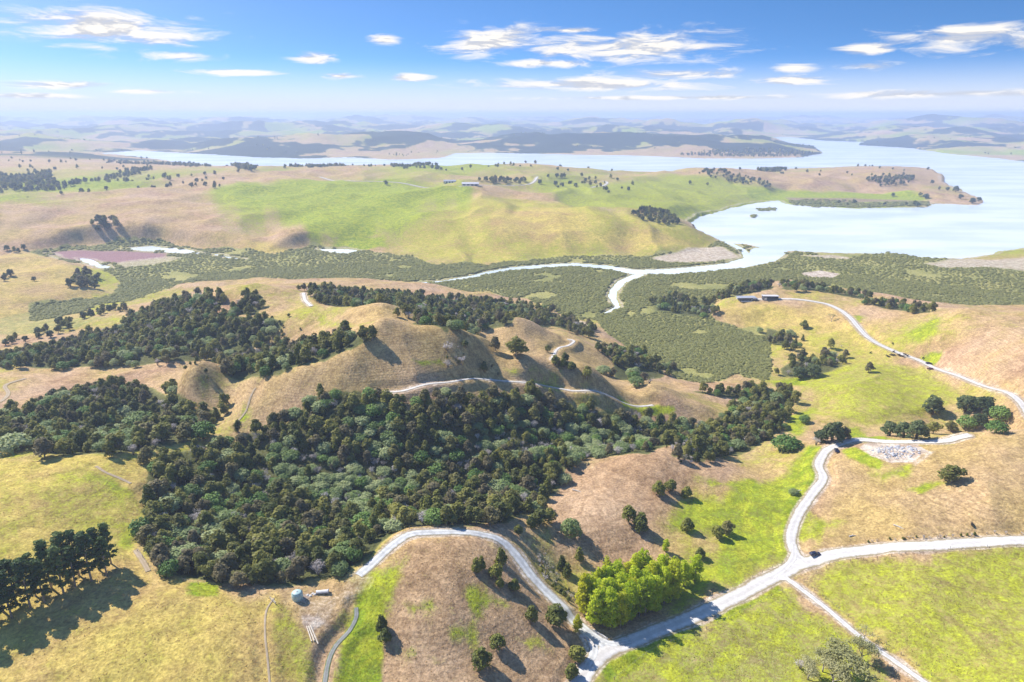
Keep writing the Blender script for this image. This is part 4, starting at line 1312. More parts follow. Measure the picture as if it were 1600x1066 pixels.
#@@THINGS
# ------------------------------------------------------------------ shaping helpers for built things
def box(cx_, cy_, cz_, sx, sy, sz):
    x, y, z = sx / 2, sy / 2, sz / 2
    v = [(cx_ + a * x, cy_ + b * y, cz_ + c * z) for c in (-1, 1) for (a, b) in ((-1, -1), (1, -1), (1, 1), (-1, 1))]
    return v, [(3, 2, 1, 0), (4, 5, 6, 7), (0, 1, 5, 4), (1, 2, 6, 5), (2, 3, 7, 6), (3, 0, 4, 7)]


def part(name, vf, material, parent, bevel=0.0, smooth=False):
    o = add_obj(name, mesh_of(name, vf, material, smooth), parent)
    if bevel:
        b = o.modifiers.new('bevel', 'BEVEL'); b.width = bevel; b.segments = 2
    return o


def thing(name, px, py, label, cat, group=None, rz=0.0, sink=0.0, xy=None):
    p = ground([(px, py)])[0] if xy is None else xy
    e = bpy.data.objects.new(name, None)
    COL.objects.link(e)
    e.location = (p[0], p[1], float(Hxy(p[0], p[1])) - sink)
    e.rotation_euler = (0, 0, rz)
    return tag(e, label, cat, group)


def lathe(profile, n=24):
    V, Fc = [], []
    for (r_, z) in profile:
        for k in range(n):
            a = 2 * math.pi * k / n
            V.append((r_ * math.cos(a), r_ * math.sin(a), z))
    for i in range(len(profile) - 1):
        for k in range(n):
            a, b = i * n + k, i * n + (k + 1) % n
            Fc.append((a, b, b + n, a + n))
    Fc.append(tuple(range(n))[::-1]); Fc.append(tuple(range((len(profile) - 1) * n, len(profile) * n)))
    return V, Fc


def rock(seed, s):
    r = random.Random(seed)
    bm = bmesh.new()
    bmesh.ops.create_icosphere(bm, subdivisions=2, radius=s)
    for v in bm.verts:
        v.co *= r.uniform(0.75, 1.15)
        v.co.z *= 0.65
    V = [tuple(v.co) for v in bm.verts]; Fc = [tuple(q.index for q in f.verts) for f in bm.faces]
    bm.free()
    return V, Fc


W_DARK = mat('dark_cladding', (0.055, 0.055, 0.075), 0.6, 0.4, 0.15, 1.0)
W_ROOF = mat('pale_roof', (0.62, 0.60, 0.64), 0.4, 0.5, 0.06, 0.6)
W_GREYROOF = mat('grey_roof', (0.36, 0.37, 0.42), 0.45, 0.5, 0.08, 0.6)
W_WHITE = mat('white_paint', (0.78, 0.77, 0.74), 0.6, 0.4, 0.06, 2.0)
W_GLASS = mat('window_glass', (0.03, 0.04, 0.05), 0.08, 0.8, 0.1, 1.0)
W_CONC = mat('concrete', (0.56, 0.53, 0.50), 0.9, 0.2, 0.12, 1.5)
W_TANK = mat('tank_plastic', (0.40, 0.55, 0.53), 0.5, 0.4, 0.05, 1.0)
W_PIPE = mat('pipe_grey', (0.52, 0.53, 0.56), 0.5, 0.4, 0.06, 1.0)
W_TIMBER = mat('pale_timber', (0.66, 0.58, 0.47), 0.85, 0.2, 0.15, 3.0)
W_POST = mat('weathered_post', (0.22, 0.19, 0.16), 0.9, 0.2, 0.2, 4.0)
W_WIRE = mat('wire', (0.30, 0.30, 0.30), 0.5, 0.5, 0.05, 1.0, 0.8)
W_CAR = mat('car_paint', (0.012, 0.016, 0.045), 0.25, 0.6, 0.1, 1.0)
W_CARR = mat('car_paint_red', (0.16, 0.03, 0.025), 0.3, 0.6, 0.1, 1.0)
W_TYRE = mat('tyre', (0.015, 0.015, 0.015), 0.85, 0.2, 0.2, 5.0)
W_RIM = mat('rim', (0.45, 0.45, 0.46), 0.35, 0.5, 0.05, 5.0, 0.8)
W_LAMP = mat('lamp_glass', (0.75, 0.75, 0.72), 0.15, 0.6, 0.03, 1.0)
W_COW = mat('cattle_hide', (0.022, 0.016, 0.013), 0.7, 0.3, 0.3, 1.5)
W_ROCK = mat('quarry_rock', (0.42, 0.42, 0.45), 0.9, 0.2, 0.3, 1.5)
W_LOG = mat('bleached_wood', (0.56, 0.51, 0.45), 0.9, 0.15, 0.15, 3.0)

# ------------------------------------------------------------------ buildings
t = thing('farmhouse', 1167, 469, 'low dark clad house with a flat grey roof beside the pale yard', 'house', rz=0.06, sink=0.3)
part('wall', merge([box(0, 0, 1.6, 16, 7, 3.2), box(6.2, -4.2, 1.3, 4.2, 2.0, 2.6)]), W_DARK, t)
part('roof', merge([box(-1.0, 0, 3.33, 18.2, 8.4, 0.24), box(6.2, -4.4, 2.72, 5.0, 2.8, 0.2)]), W_GREYROOF, t)
for k in range(4):
    wdw = part('window', box(-6.3 + 2.9 * k, -3.53, 1.75, 1.9, 0.08, 1.5), W_GLASS, t)
    part('frame', merge([box(-6.3 + 2.9 * k, -3.56, 2.55, 2.1, 0.10, 0.1), box(-6.3 + 2.9 * k, -3.56, 0.95, 2.1, 0.10, 0.1)]), W_WHITE, wdw)
d_ = part('door', box(3.6, -3.53, 1.1, 1.5, 0.08, 2.2), W_WHITE, t)
part('handle', box(4.15, -3.6, 1.05, 0.12, 0.06, 0.06), W_RIM, d_)
part('deck', box(-2, -5.0, 0.25, 11, 2.8, 0.3), W_CONC, t)

t = thing('implement_shed', 1203, 468, 'open fronted shed with a pale skillion roof above the gravel road end', 'shed', rz=-0.05, sink=0.2)
part('wall', merge([box(0, 3.0, 1.9, 14, 0.2, 3.8), box(-6.9, 0, 1.8, 0.2, 6.2, 3.6), box(6.9, 0, 1.8, 0.2, 6.2, 3.6), box(-5.2, -3.0, 1.6, 3.4, 0.2, 3.2)]), W_DARK, t)
v_, f_ = box(0, 0, 3.9, 15.2, 7.6, 0.2)
part('roof', ([(x, y, z - y * 0.06 + 0.1) for (x, y, z) in v_], f_), W_ROOF, t)
for k in range(4):
    part('post', box(-3.4 + 3.4 * k, -3.0, 1.8, 0.25, 0.25, 3.6), W_POST, t)
part('door', box(-5.2, -3.14, 1.4, 2.4, 0.06, 2.6), W_WHITE, t)

for (px, py, wd, lab) in ((735, 290, 34, 'long pale roofed woolshed standing on the green downs by the road'), (703, 286, 26, 'low dark shed with a white gable beside the downs road')):
    t = thing('farm_shed', px, py, lab, 'shed', 'farm sheds on the downs', sink=0.3)
    part('wall', box(0, 0, 2.2, wd, 12, 4.4), W_DARK if px < 720 else W_CONC, t)
    v_ = [(-wd / 2 - .5, -6.6, 4.3), (wd / 2 + .5, -6.6, 4.3), (wd / 2 + .5, 0, 7.0), (-wd / 2 - .5, 0, 7.0), (-wd / 2 - .5, 6.6, 4.3), (wd / 2 + .5, 6.6, 4.3)]
    part('roof', (v_, [(0, 1, 2, 3), (3, 2, 5, 4), (0, 3, 4), (1, 5, 2)]), W_ROOF if px > 720 else W_GREYROOF, t)
    for k in range(4):
        part('door', box(-wd * .36 + wd * .24 * k, -6.08, 1.7, wd * .14, 0.1, 3.2), W_DARK if px > 720 else W_WHITE, t)

# ------------------------------------------------------------------ water tank and yard things
t = thing('water_tank', 465, 935, 'round pale green plastic water tank against the edge of the bush', 'water tank', sink=0.15)
part('shell', lathe([(1.72, 0), (1.75, 0.05), (1.75, 0.8), (1.79, 0.85), (1.75, 0.9), (1.75, 1.6), (1.79, 1.65), (1.75, 1.7), (1.75, 2.3), (1.68, 2.4)], 32), W_TANK, t, smooth=True)
lid = part('lid', lathe([(1.70, 2.38), (1.2, 2.66), (0.5, 2.86), (0.02, 2.9)], 32), W_TANK, t, smooth=True)
part('hatch', lathe([(0.34, 2.82), (0.34, 2.98), (0.30, 3.0), (0.02, 3.02)], 16), W_PIPE, lid)
part('outlet_pipe', tube([(1.7, -0.4, 0.25), (2.3, -0.6, 0.25), (2.3, -0.6, -0.3)], [0.06] * 3, 6), W_PIPE, t)

t = thing('concrete_pipe', 504, 927, 'grey concrete pipe lying on the grass beside the water tank', 'pipe', rz=0.15)
v_, f_ = lathe([(0.55, -2.0), (0.62, -1.98), (0.62, 1.7), (0.72, 1.72), (0.72, 2.0), (0.58, 2.0)], 20)
part('barrel', ([(z, y, x + 0.55) for (x, y, z) in v_], f_), W_PIPE, t, smooth=True)
v_, f_ = lathe([(0.5, -0.03), (0.5, 0.03)], 20)
part('bore_shade', ([(z - 2.02, y, x + 0.55) for (x, y, z) in v_], f_), W_TYRE, t)  # black disc on the closed end, standing in for the shade inside the pipe
for k, (px, py) in enumerate([(481, 930), (485, 931), (489, 928), (492, 929)]):
    t = thing('rubble_block', px, py, 'broken pale concrete block in the heap between tank and grey pipe', 'rubble', 'broken blocks beside the tank', rz=k * 0.9)
    part('block', rock(300 + k, 0.55), W_CONC, t)
for k, (a, b) in enumerate([((479, 979), (487, 1003)), ((482, 979), (491, 1002)), ((485, 978), (497, 1007))]):
    pa, pb = ground([a, b])
    za, zb = float(Hxy(*pa)) + 0.18, float(Hxy(*pb)) + 0.18
    lab = ['long pale timber beam laid on the pad, thinnest of the three beams', 'long pale timber beam lying between two others on the earth pad', 'longest pale timber beam lying on the earth pad by the drain'][k]
    dv = Vector((pb[0] - pa[0], pb[1] - pa[1], zb - za)); ln = dv.length
    e = thing('timber_beam', 0, 0, lab, 'beam', xy=((pa[0] + pb[0]) / 2, (pa[1] + pb[1]) / 2))
    e.location.z = (za + zb) / 2; e.rotation_euler = dv.to_track_quat('X', 'Z').to_euler()
    part('beam', box(0, 0, 0, ln, 0.26 + 0.1 * (k > 0), 0.3), W_TIMBER, e, 0.03)
    part('end_plate', box(ln / 2 + 0.02, 0, 0, 0.05, 0.24 + 0.1 * (k > 0), 0.28), W_WIRE, e)


def rail_fence(name, px_line, label, cat, step, post_h, post_w, rails, mat_post, mat_rail, rail_w=0.03, group=None):
    L = smooth_line(ground(px_line), 0.5)
    s = np.concatenate([[0], np.cumsum(np.linalg.norm(np.diff(L, axis=0), axis=1))])
    n = max(2, int(s[-1] / step) + 1)
    q = np.linspace(0, s[-1], n)
    xs, ys = np.interp(q, s, L[:, 0]), np.interp(q, s, L[:, 1])
    zs_ = Hxy(xs, ys)
    e = thing(name, 0, 0, label, cat, group, xy=(xs[0], ys[0]))
    o0 = Vector(e.location)
    pm = mesh_of('post', tube([(0, 0, -0.3), (0, 0, post_h)], [post_w, post_w * .9], 6), mat_post)
    for i in range(n):
        add_obj('post', pm, e, (xs[i] - o0.x, ys[i] - o0.y, zs_[i] - o0.z))
    for hgt in rails:
        part('rail' if rail_w > 0.02 else 'wire', tube([(xs[i] - o0.x, ys[i] - o0.y, zs_[i] - o0.z + hgt) for i in range(n)], [rail_w] * n, 4), mat_rail, e)
    return e


rail_fence('yard_gate', [(422, 937), (431, 945)], 'short pale rail gate where the foot path starts by the pad', 'gate', 1.4, 1.2, 0.09, [0.4, 0.75, 1.1], W_TIMBER, W_TIMBER, 0.06)
rail_fence('road_fence', [(1262, 906), (1285, 891), (1330, 877), (1400, 868), (1500, 860), (1600, 854), (1680, 850)], 'post and wire fence between the gravel road and the wide green field', 'fence', 5, 1.2, 0.08, [0.4, 0.75, 1.1], W_POST, W_WIRE, 0.012)
rail_fence('lane_fence', [(1256, 910), (1300, 944), (1360, 990), (1420, 1032), (1480, 1072)], 'post and wire fence along the field side of the narrow farm lane', 'fence', 5, 1.2, 0.08, [0.4, 0.75, 1.1], W_POST, W_WIRE, 0.012)
rail_fence('verge_fence', [(960, 1062), (1010, 1022), (1100, 985), (1180, 945), (1222, 924)], 'post and wire fence below the grass verge under the main road', 'fence', 5, 1.2, 0.08, [0.4, 0.75, 1.1], W_POST, W_WIRE, 0.012)
rail_fence('poplar_fence', [(955, 1000), (990, 985), (1040, 962), (1110, 935), (1180, 900), (1222, 880)], 'post and wire fence between the poplars and the main road', 'fence', 5, 1.2, 0.08, [0.4, 0.75, 1.1], W_POST, W_WIRE, 0.012)
rail_fence('bush_fence', [(640, 827), (700, 824), (770, 826)], 'post and wire fence along the bush edge above the spur track', 'fence', 4, 1.2, 0.08, [0.4, 0.75, 1.1], W_POST, W_WIRE, 0.012)
rail_fence('paddock_fence', [(215, 862), (250, 898), (330, 915), (430, 933)], 'post and wire fence along the paddock foot of the bush', 'fence', 5, 1.2, 0.08, [0.4, 0.75, 1.1], W_POST, W_WIRE, 0.012)
for (pl, lab) in (([(926, 986), (938, 993), (949, 1000)], 'straight low concrete wall on the poplar side of the track end'), ([(906, 994), (916, 997), (924, 1004), (928, 1011)], 'curved low concrete wall on the spur side of the track end')):
    L = smooth_line(ground(pl), 0.8)
    e = thing('headwall', 0, 0, lab, 'wall', 'walls at the track end', xy=(L[0][0], L[0][1]))
    o0 = Vector(e.location)
    T = np.gradient(L, axis=0); T /= np.linalg.norm(T, axis=1)[:, None]
    V, Fc = [], []
    for i in range(len(L)):
        nx, ny = T[i][1] * 0.16, -T[i][0] * 0.16
        z0 = float(Hxy(*L[i])) - o0.z
        for (a, zz_) in ((-1, -0.3), (1, -0.3), (1, 0.75), (-1, 0.75)):
            V.append((L[i][0] - o0.x + a * nx, L[i][1] - o0.y + a * ny, z0 + zz_))
    for i in range(len(L) - 1):
        for k in range(4):
            a, b = i * 4 + k, i * 4 + (k + 1) % 4
            Fc.append((a, b, b + 4, a + 4))
    Fc += [(3, 2, 1, 0), tuple(range(len(V) - 4, len(V)))]
    part('wall', (V, Fc), W_CONC, e)
for (px, py) in [(1295, 882), (1337, 872), (1404, 866), (1484, 858), (1542, 855)]:
    t = thing('marker_post', px, py, 'white marker post on the field side of the gravel road', 'post', 'white marker posts along the road')
    part('post', box(0, 0, 0.5, 0.22, 0.10, 1.5), W_WHITE, t)
    part('reflector', box(0, -0.055, 1.05, 0.14, 0.02, 0.14), W_CARR, t)


# ------------------------------------------------------------------ vehicles
def car(px, py, rz, paint, label):
    e = thing('parked_car', px, py, label, 'car', rz=rz)
    e.location.z += 0.12
    prof = [(-2.1, 0.45), (-2.12, 0.8), (-1.95, 0.95), (-0.95, 1.02), (0.95, 1.02), (1.9, 0.92), (2.12, 0.78), (2.12, 0.45)]
    cab = [(-1.9, 0.96), (-1.45, 1.45), (0.25, 1.47), (1.05, 1.0)]
    def extr(pr, w0, w1):
        n = len(pr); zt = max(p[1] for p in pr); zb = min(p[1] for p in pr)
        V = []
        for s in (-1, 1):
            for (x, z) in pr:
                f = (z - zb) / (zt - zb + 1e-6)
                V.append((x, s * (w0 + (w1 - w0) * f), z))
        Fc = [tuple(range(n))[::-1] if True else 0, tuple(range(n, 2 * n))] + [(i, (i + 1) % n, n + (i + 1) % n, n + i) for i in range(n)]
        return V, Fc
    part('body', extr(prof, 0.88, 0.84), paint, e, 0.05)
    cb = part('cabin', extr(cab, 0.80, 0.62), paint, e, 0.03)
    part('windscreen', ([(0.34, -0.58, 1.42), (0.34, 0.58, 1.42), (1.02, 0.72, 1.06), (1.02, -0.72, 1.06)], [(0, 3, 2, 1)]), W_GLASS, cb)
    for s in (-1, 1):
        part('side_window', ([(-1.4, s * .645, 1.40), (0.2, s * .645, 1.41), (0.8, s * .79, 1.06), (-1.65, s * .79, 1.06)], [(0, 1, 2, 3)]), W_GLASS, cb)
        part('headlight', box(2.12, s * .62, .74, .06, .32, .14), W_LAMP, e)
        part('tail_light', box(-2.12, s * .62, .80, .06, .28, .16), W_CARR, e)
        for x in (-1.3, 1.32):
            v_, f_ = lathe([(.20, -.11), (.33, -.11), (.33, .11), (.20, .11)], 18)
            wh = part('wheel', ([(a + x, c + s * .80, b + .33) for (a, b, c) in v_], f_), W_TYRE, e)
            v_, f_ = lathe([(.19, -.115), (.19, .115)], 12)
            part('rim', ([(a + x, c + s * .80, b + .33) for (a, b, c) in v_], f_), W_RIM, wh)
    return e


car(1273, 868, 0.1, W_CAR, 'dark blue car parked on the gravel at the road junction')
car(1453, 578, 2.6, W_CARR, 'dark red vehicle stopped on the pasture edge of the valley road')
car(1451, 569, 0.1, W_CAR, 'dark vehicle parked on the uphill side of the valley road')
car(1307, 706, 1.3, W_CAR, 'dark vehicle on the bend of the white lane by the quarry')


# ------------------------------------------------------------------ cattle: one body each, legs, neck and head grown from a skin
def cow_mesh(seed):
    r = random.Random(seed)
    hd = -0.25 if seed % 2 else 0.25
    J = [((-0.75, 0, 1.05), .34), ((0, 0, 1.0), .40), ((0.65, 0, 1.08), .34), ((1.0, 0, 1.15 + hd * .4), .20), ((1.35, 0.05, 1.2 + hd), .17), ((1.65, 0.08, 1.08 + hd), .10)]
    E = [(0, 1), (1, 2), (2, 3), (3, 4), (4, 5)]
    for (x, root) in ((-0.78, 0), (0.62, 2)):
        for s in (-1, 1):
            b = len(J)
            k = -0.10 if x < 0 else 0.02
            J += [((x, s * .20, 0.78), .16), ((x + k, s * .22, 0.42), .085), ((x + k * .3, s * .22, 0.0), .06)]
            E += [(root, b), (b, b + 1), (b + 1, b + 2)]
    b = len(J); J += [((-1.05, 0, 1.1), .05), ((-1.15, 0, 0.6), .03)]; E += [(0, b), (b, b + 1)]
    b = len(J); J += [((1.35, .22, 1.3 + hd), .05), ((1.35, -.12, 1.3 + hd), .05)]; E += [(4, b), (4, b + 1)]
    me = bpy.data.meshes.new('cow')
    me.from_pydata([j[0] for j in J], E, [])
    o = bpy.data.objects.new('cow_form', me)
    COL.objects.link(o)
    m = o.modifiers.new('skin', 'SKIN')
    sv = me.skin_vertices[0].data
    for i, j in enumerate(J):
        sv[i].radius = (j[1], j[1]); sv[i].use_root = (i == 1)
    o.modifiers.new('round', 'SUBSURF').levels = 1
    dg = bpy.context.evaluated_depsgraph_get()
    out = bpy.data.meshes.new_from_object(o.evaluated_get(dg))
    bpy.data.objects.remove(o)
    out.materials.clear(); out.materials.append(W_COW)
    out.name = 'cow'
    return out


cows = [cow_mesh(1), cow_mesh(2)]
COWS = [(1385.5, 557), (1388, 558.5), (1391.5, 556), (1394, 556), (1396.7, 556), (1396, 551), (1394.5, 538), (1403, 556), (1405, 557), (1408, 558), (1411.7, 558.5), (1413, 555), (1415.5, 556.2), (1418, 557.5), (1442, 560.5), (1360, 552.5)]
P = ground(COWS)
for i, p in enumerate(P):
    o = add_obj('cow', cows[i % 2], None, (p[0], p[1], float(Hxy(*p))))
    o.rotation_euler = (0, 0, random.uniform(0, 6.28))
    lone = i in (14, 15)
    tag(o, 'dark cow grazing with the herd beside the valley road' if not lone else ('lone dark cow above the valley road, up the dry slope' if i == 14 else 'lone dark cow standing off from the herd by the lone tree'), 'cow', 'cattle by the valley road')
p = ground([(1518, 822)])[0]
o = add_obj('cow', cows[0], None, (p[0], p[1], float(Hxy(*p)))); o.rotation_euler = (0, 0, 1.0)
tag(o, 'single dark cow on the brown hillside above the gravel road', 'cow')

# quarry rubble and pale litter of wood
pit = ground([(1362, 704), (1380, 697), (1425, 698), (1440, 708), (1418, 717), (1388, 717)])
x, y = fill(pit, 1.5)
V, Fc = merge([([(a[0] + x[i], a[1] + y[i], a[2] + float(Hxy(x[i], y[i])) + 0.1) for a in rk[0]], rk[1]) for i in range(len(x)) for rk in [rock(500 + i % 17, 0.28 + 0.55 * random.random() ** 2)]])
tag(add_obj('quarry_rubble', mesh_of('quarry_rubble', (V, Fc), W_ROCK)), kind='stuff')
for k, (px, py) in enumerate([(1374, 706), (1388, 702), (1402, 700), (1412, 706), (1424, 703), (1396, 711)]):
    t = thing('quarry_boulder', px, py, 'grey boulder on the rubble of the small white quarry', 'boulder', 'boulders in the quarry', rz=k)
    part('stone', rock(700 + k, 1.1 + 0.25 * (k % 3)), W_ROCK, t)
for (px, py, ln, rz, lab) in ((902, 768, 5, -0.6, 'grey fallen log on the brown slope below the bush'), (1404, 824, 4, -0.9, 'white bleached branch lying on the brown hillside above the road'),
                              (1332, 838, 3, 0.2, 'pale broken stump on the slope close above the gravel road'), (1248, 768, 6, 0.3, 'pale fallen trunk beside the grey brush on the green slope')):
    t = thing('fallen_log', px, py, lab, 'log', rz=rz)
    lg = part('stem', tube([(-ln / 2, 0, .2), (0, .15, .25), (ln / 2, 0, .2)], [.28, .24, .12], 7), W_LOG, t)
    part('branch', tube([(0, .1, .25), (ln * .2, .9, .6)], [.10, .03], 5), W_LOG, lg)

# ------------------------------------------------------------------ trees one can pick out
# pines: two staggered rows along the paddock, casting the long shade
ends = ground([(178, 888), (-75, 1000)])
d0 = ends[1] - ends[0]; ln = np.linalg.norm(d0); d0 /= ln
nrm = np.array([-d0[1], d0[0]])
for i in range(int(ln / 4.4)):
    for row in (0, 1):
        q = ends[0] + d0 * (i * 4.4 + row * 2.2 + random.uniform(-.8, .8)) + nrm * ((row - 0.5) * 5.0 + random.uniform(-.6, .6))
        plant('pine', q[0], q[1], random.uniform(14.5, 18.5) * (0.84 if i < 1 else 1), 'tall dark pine in the thick shelter row on the golden paddock' if i > 0 else 'pine at the bush end of the shelter row on the golden paddock', 'pines of the shelter row', wide=1.12, variant=i + row)
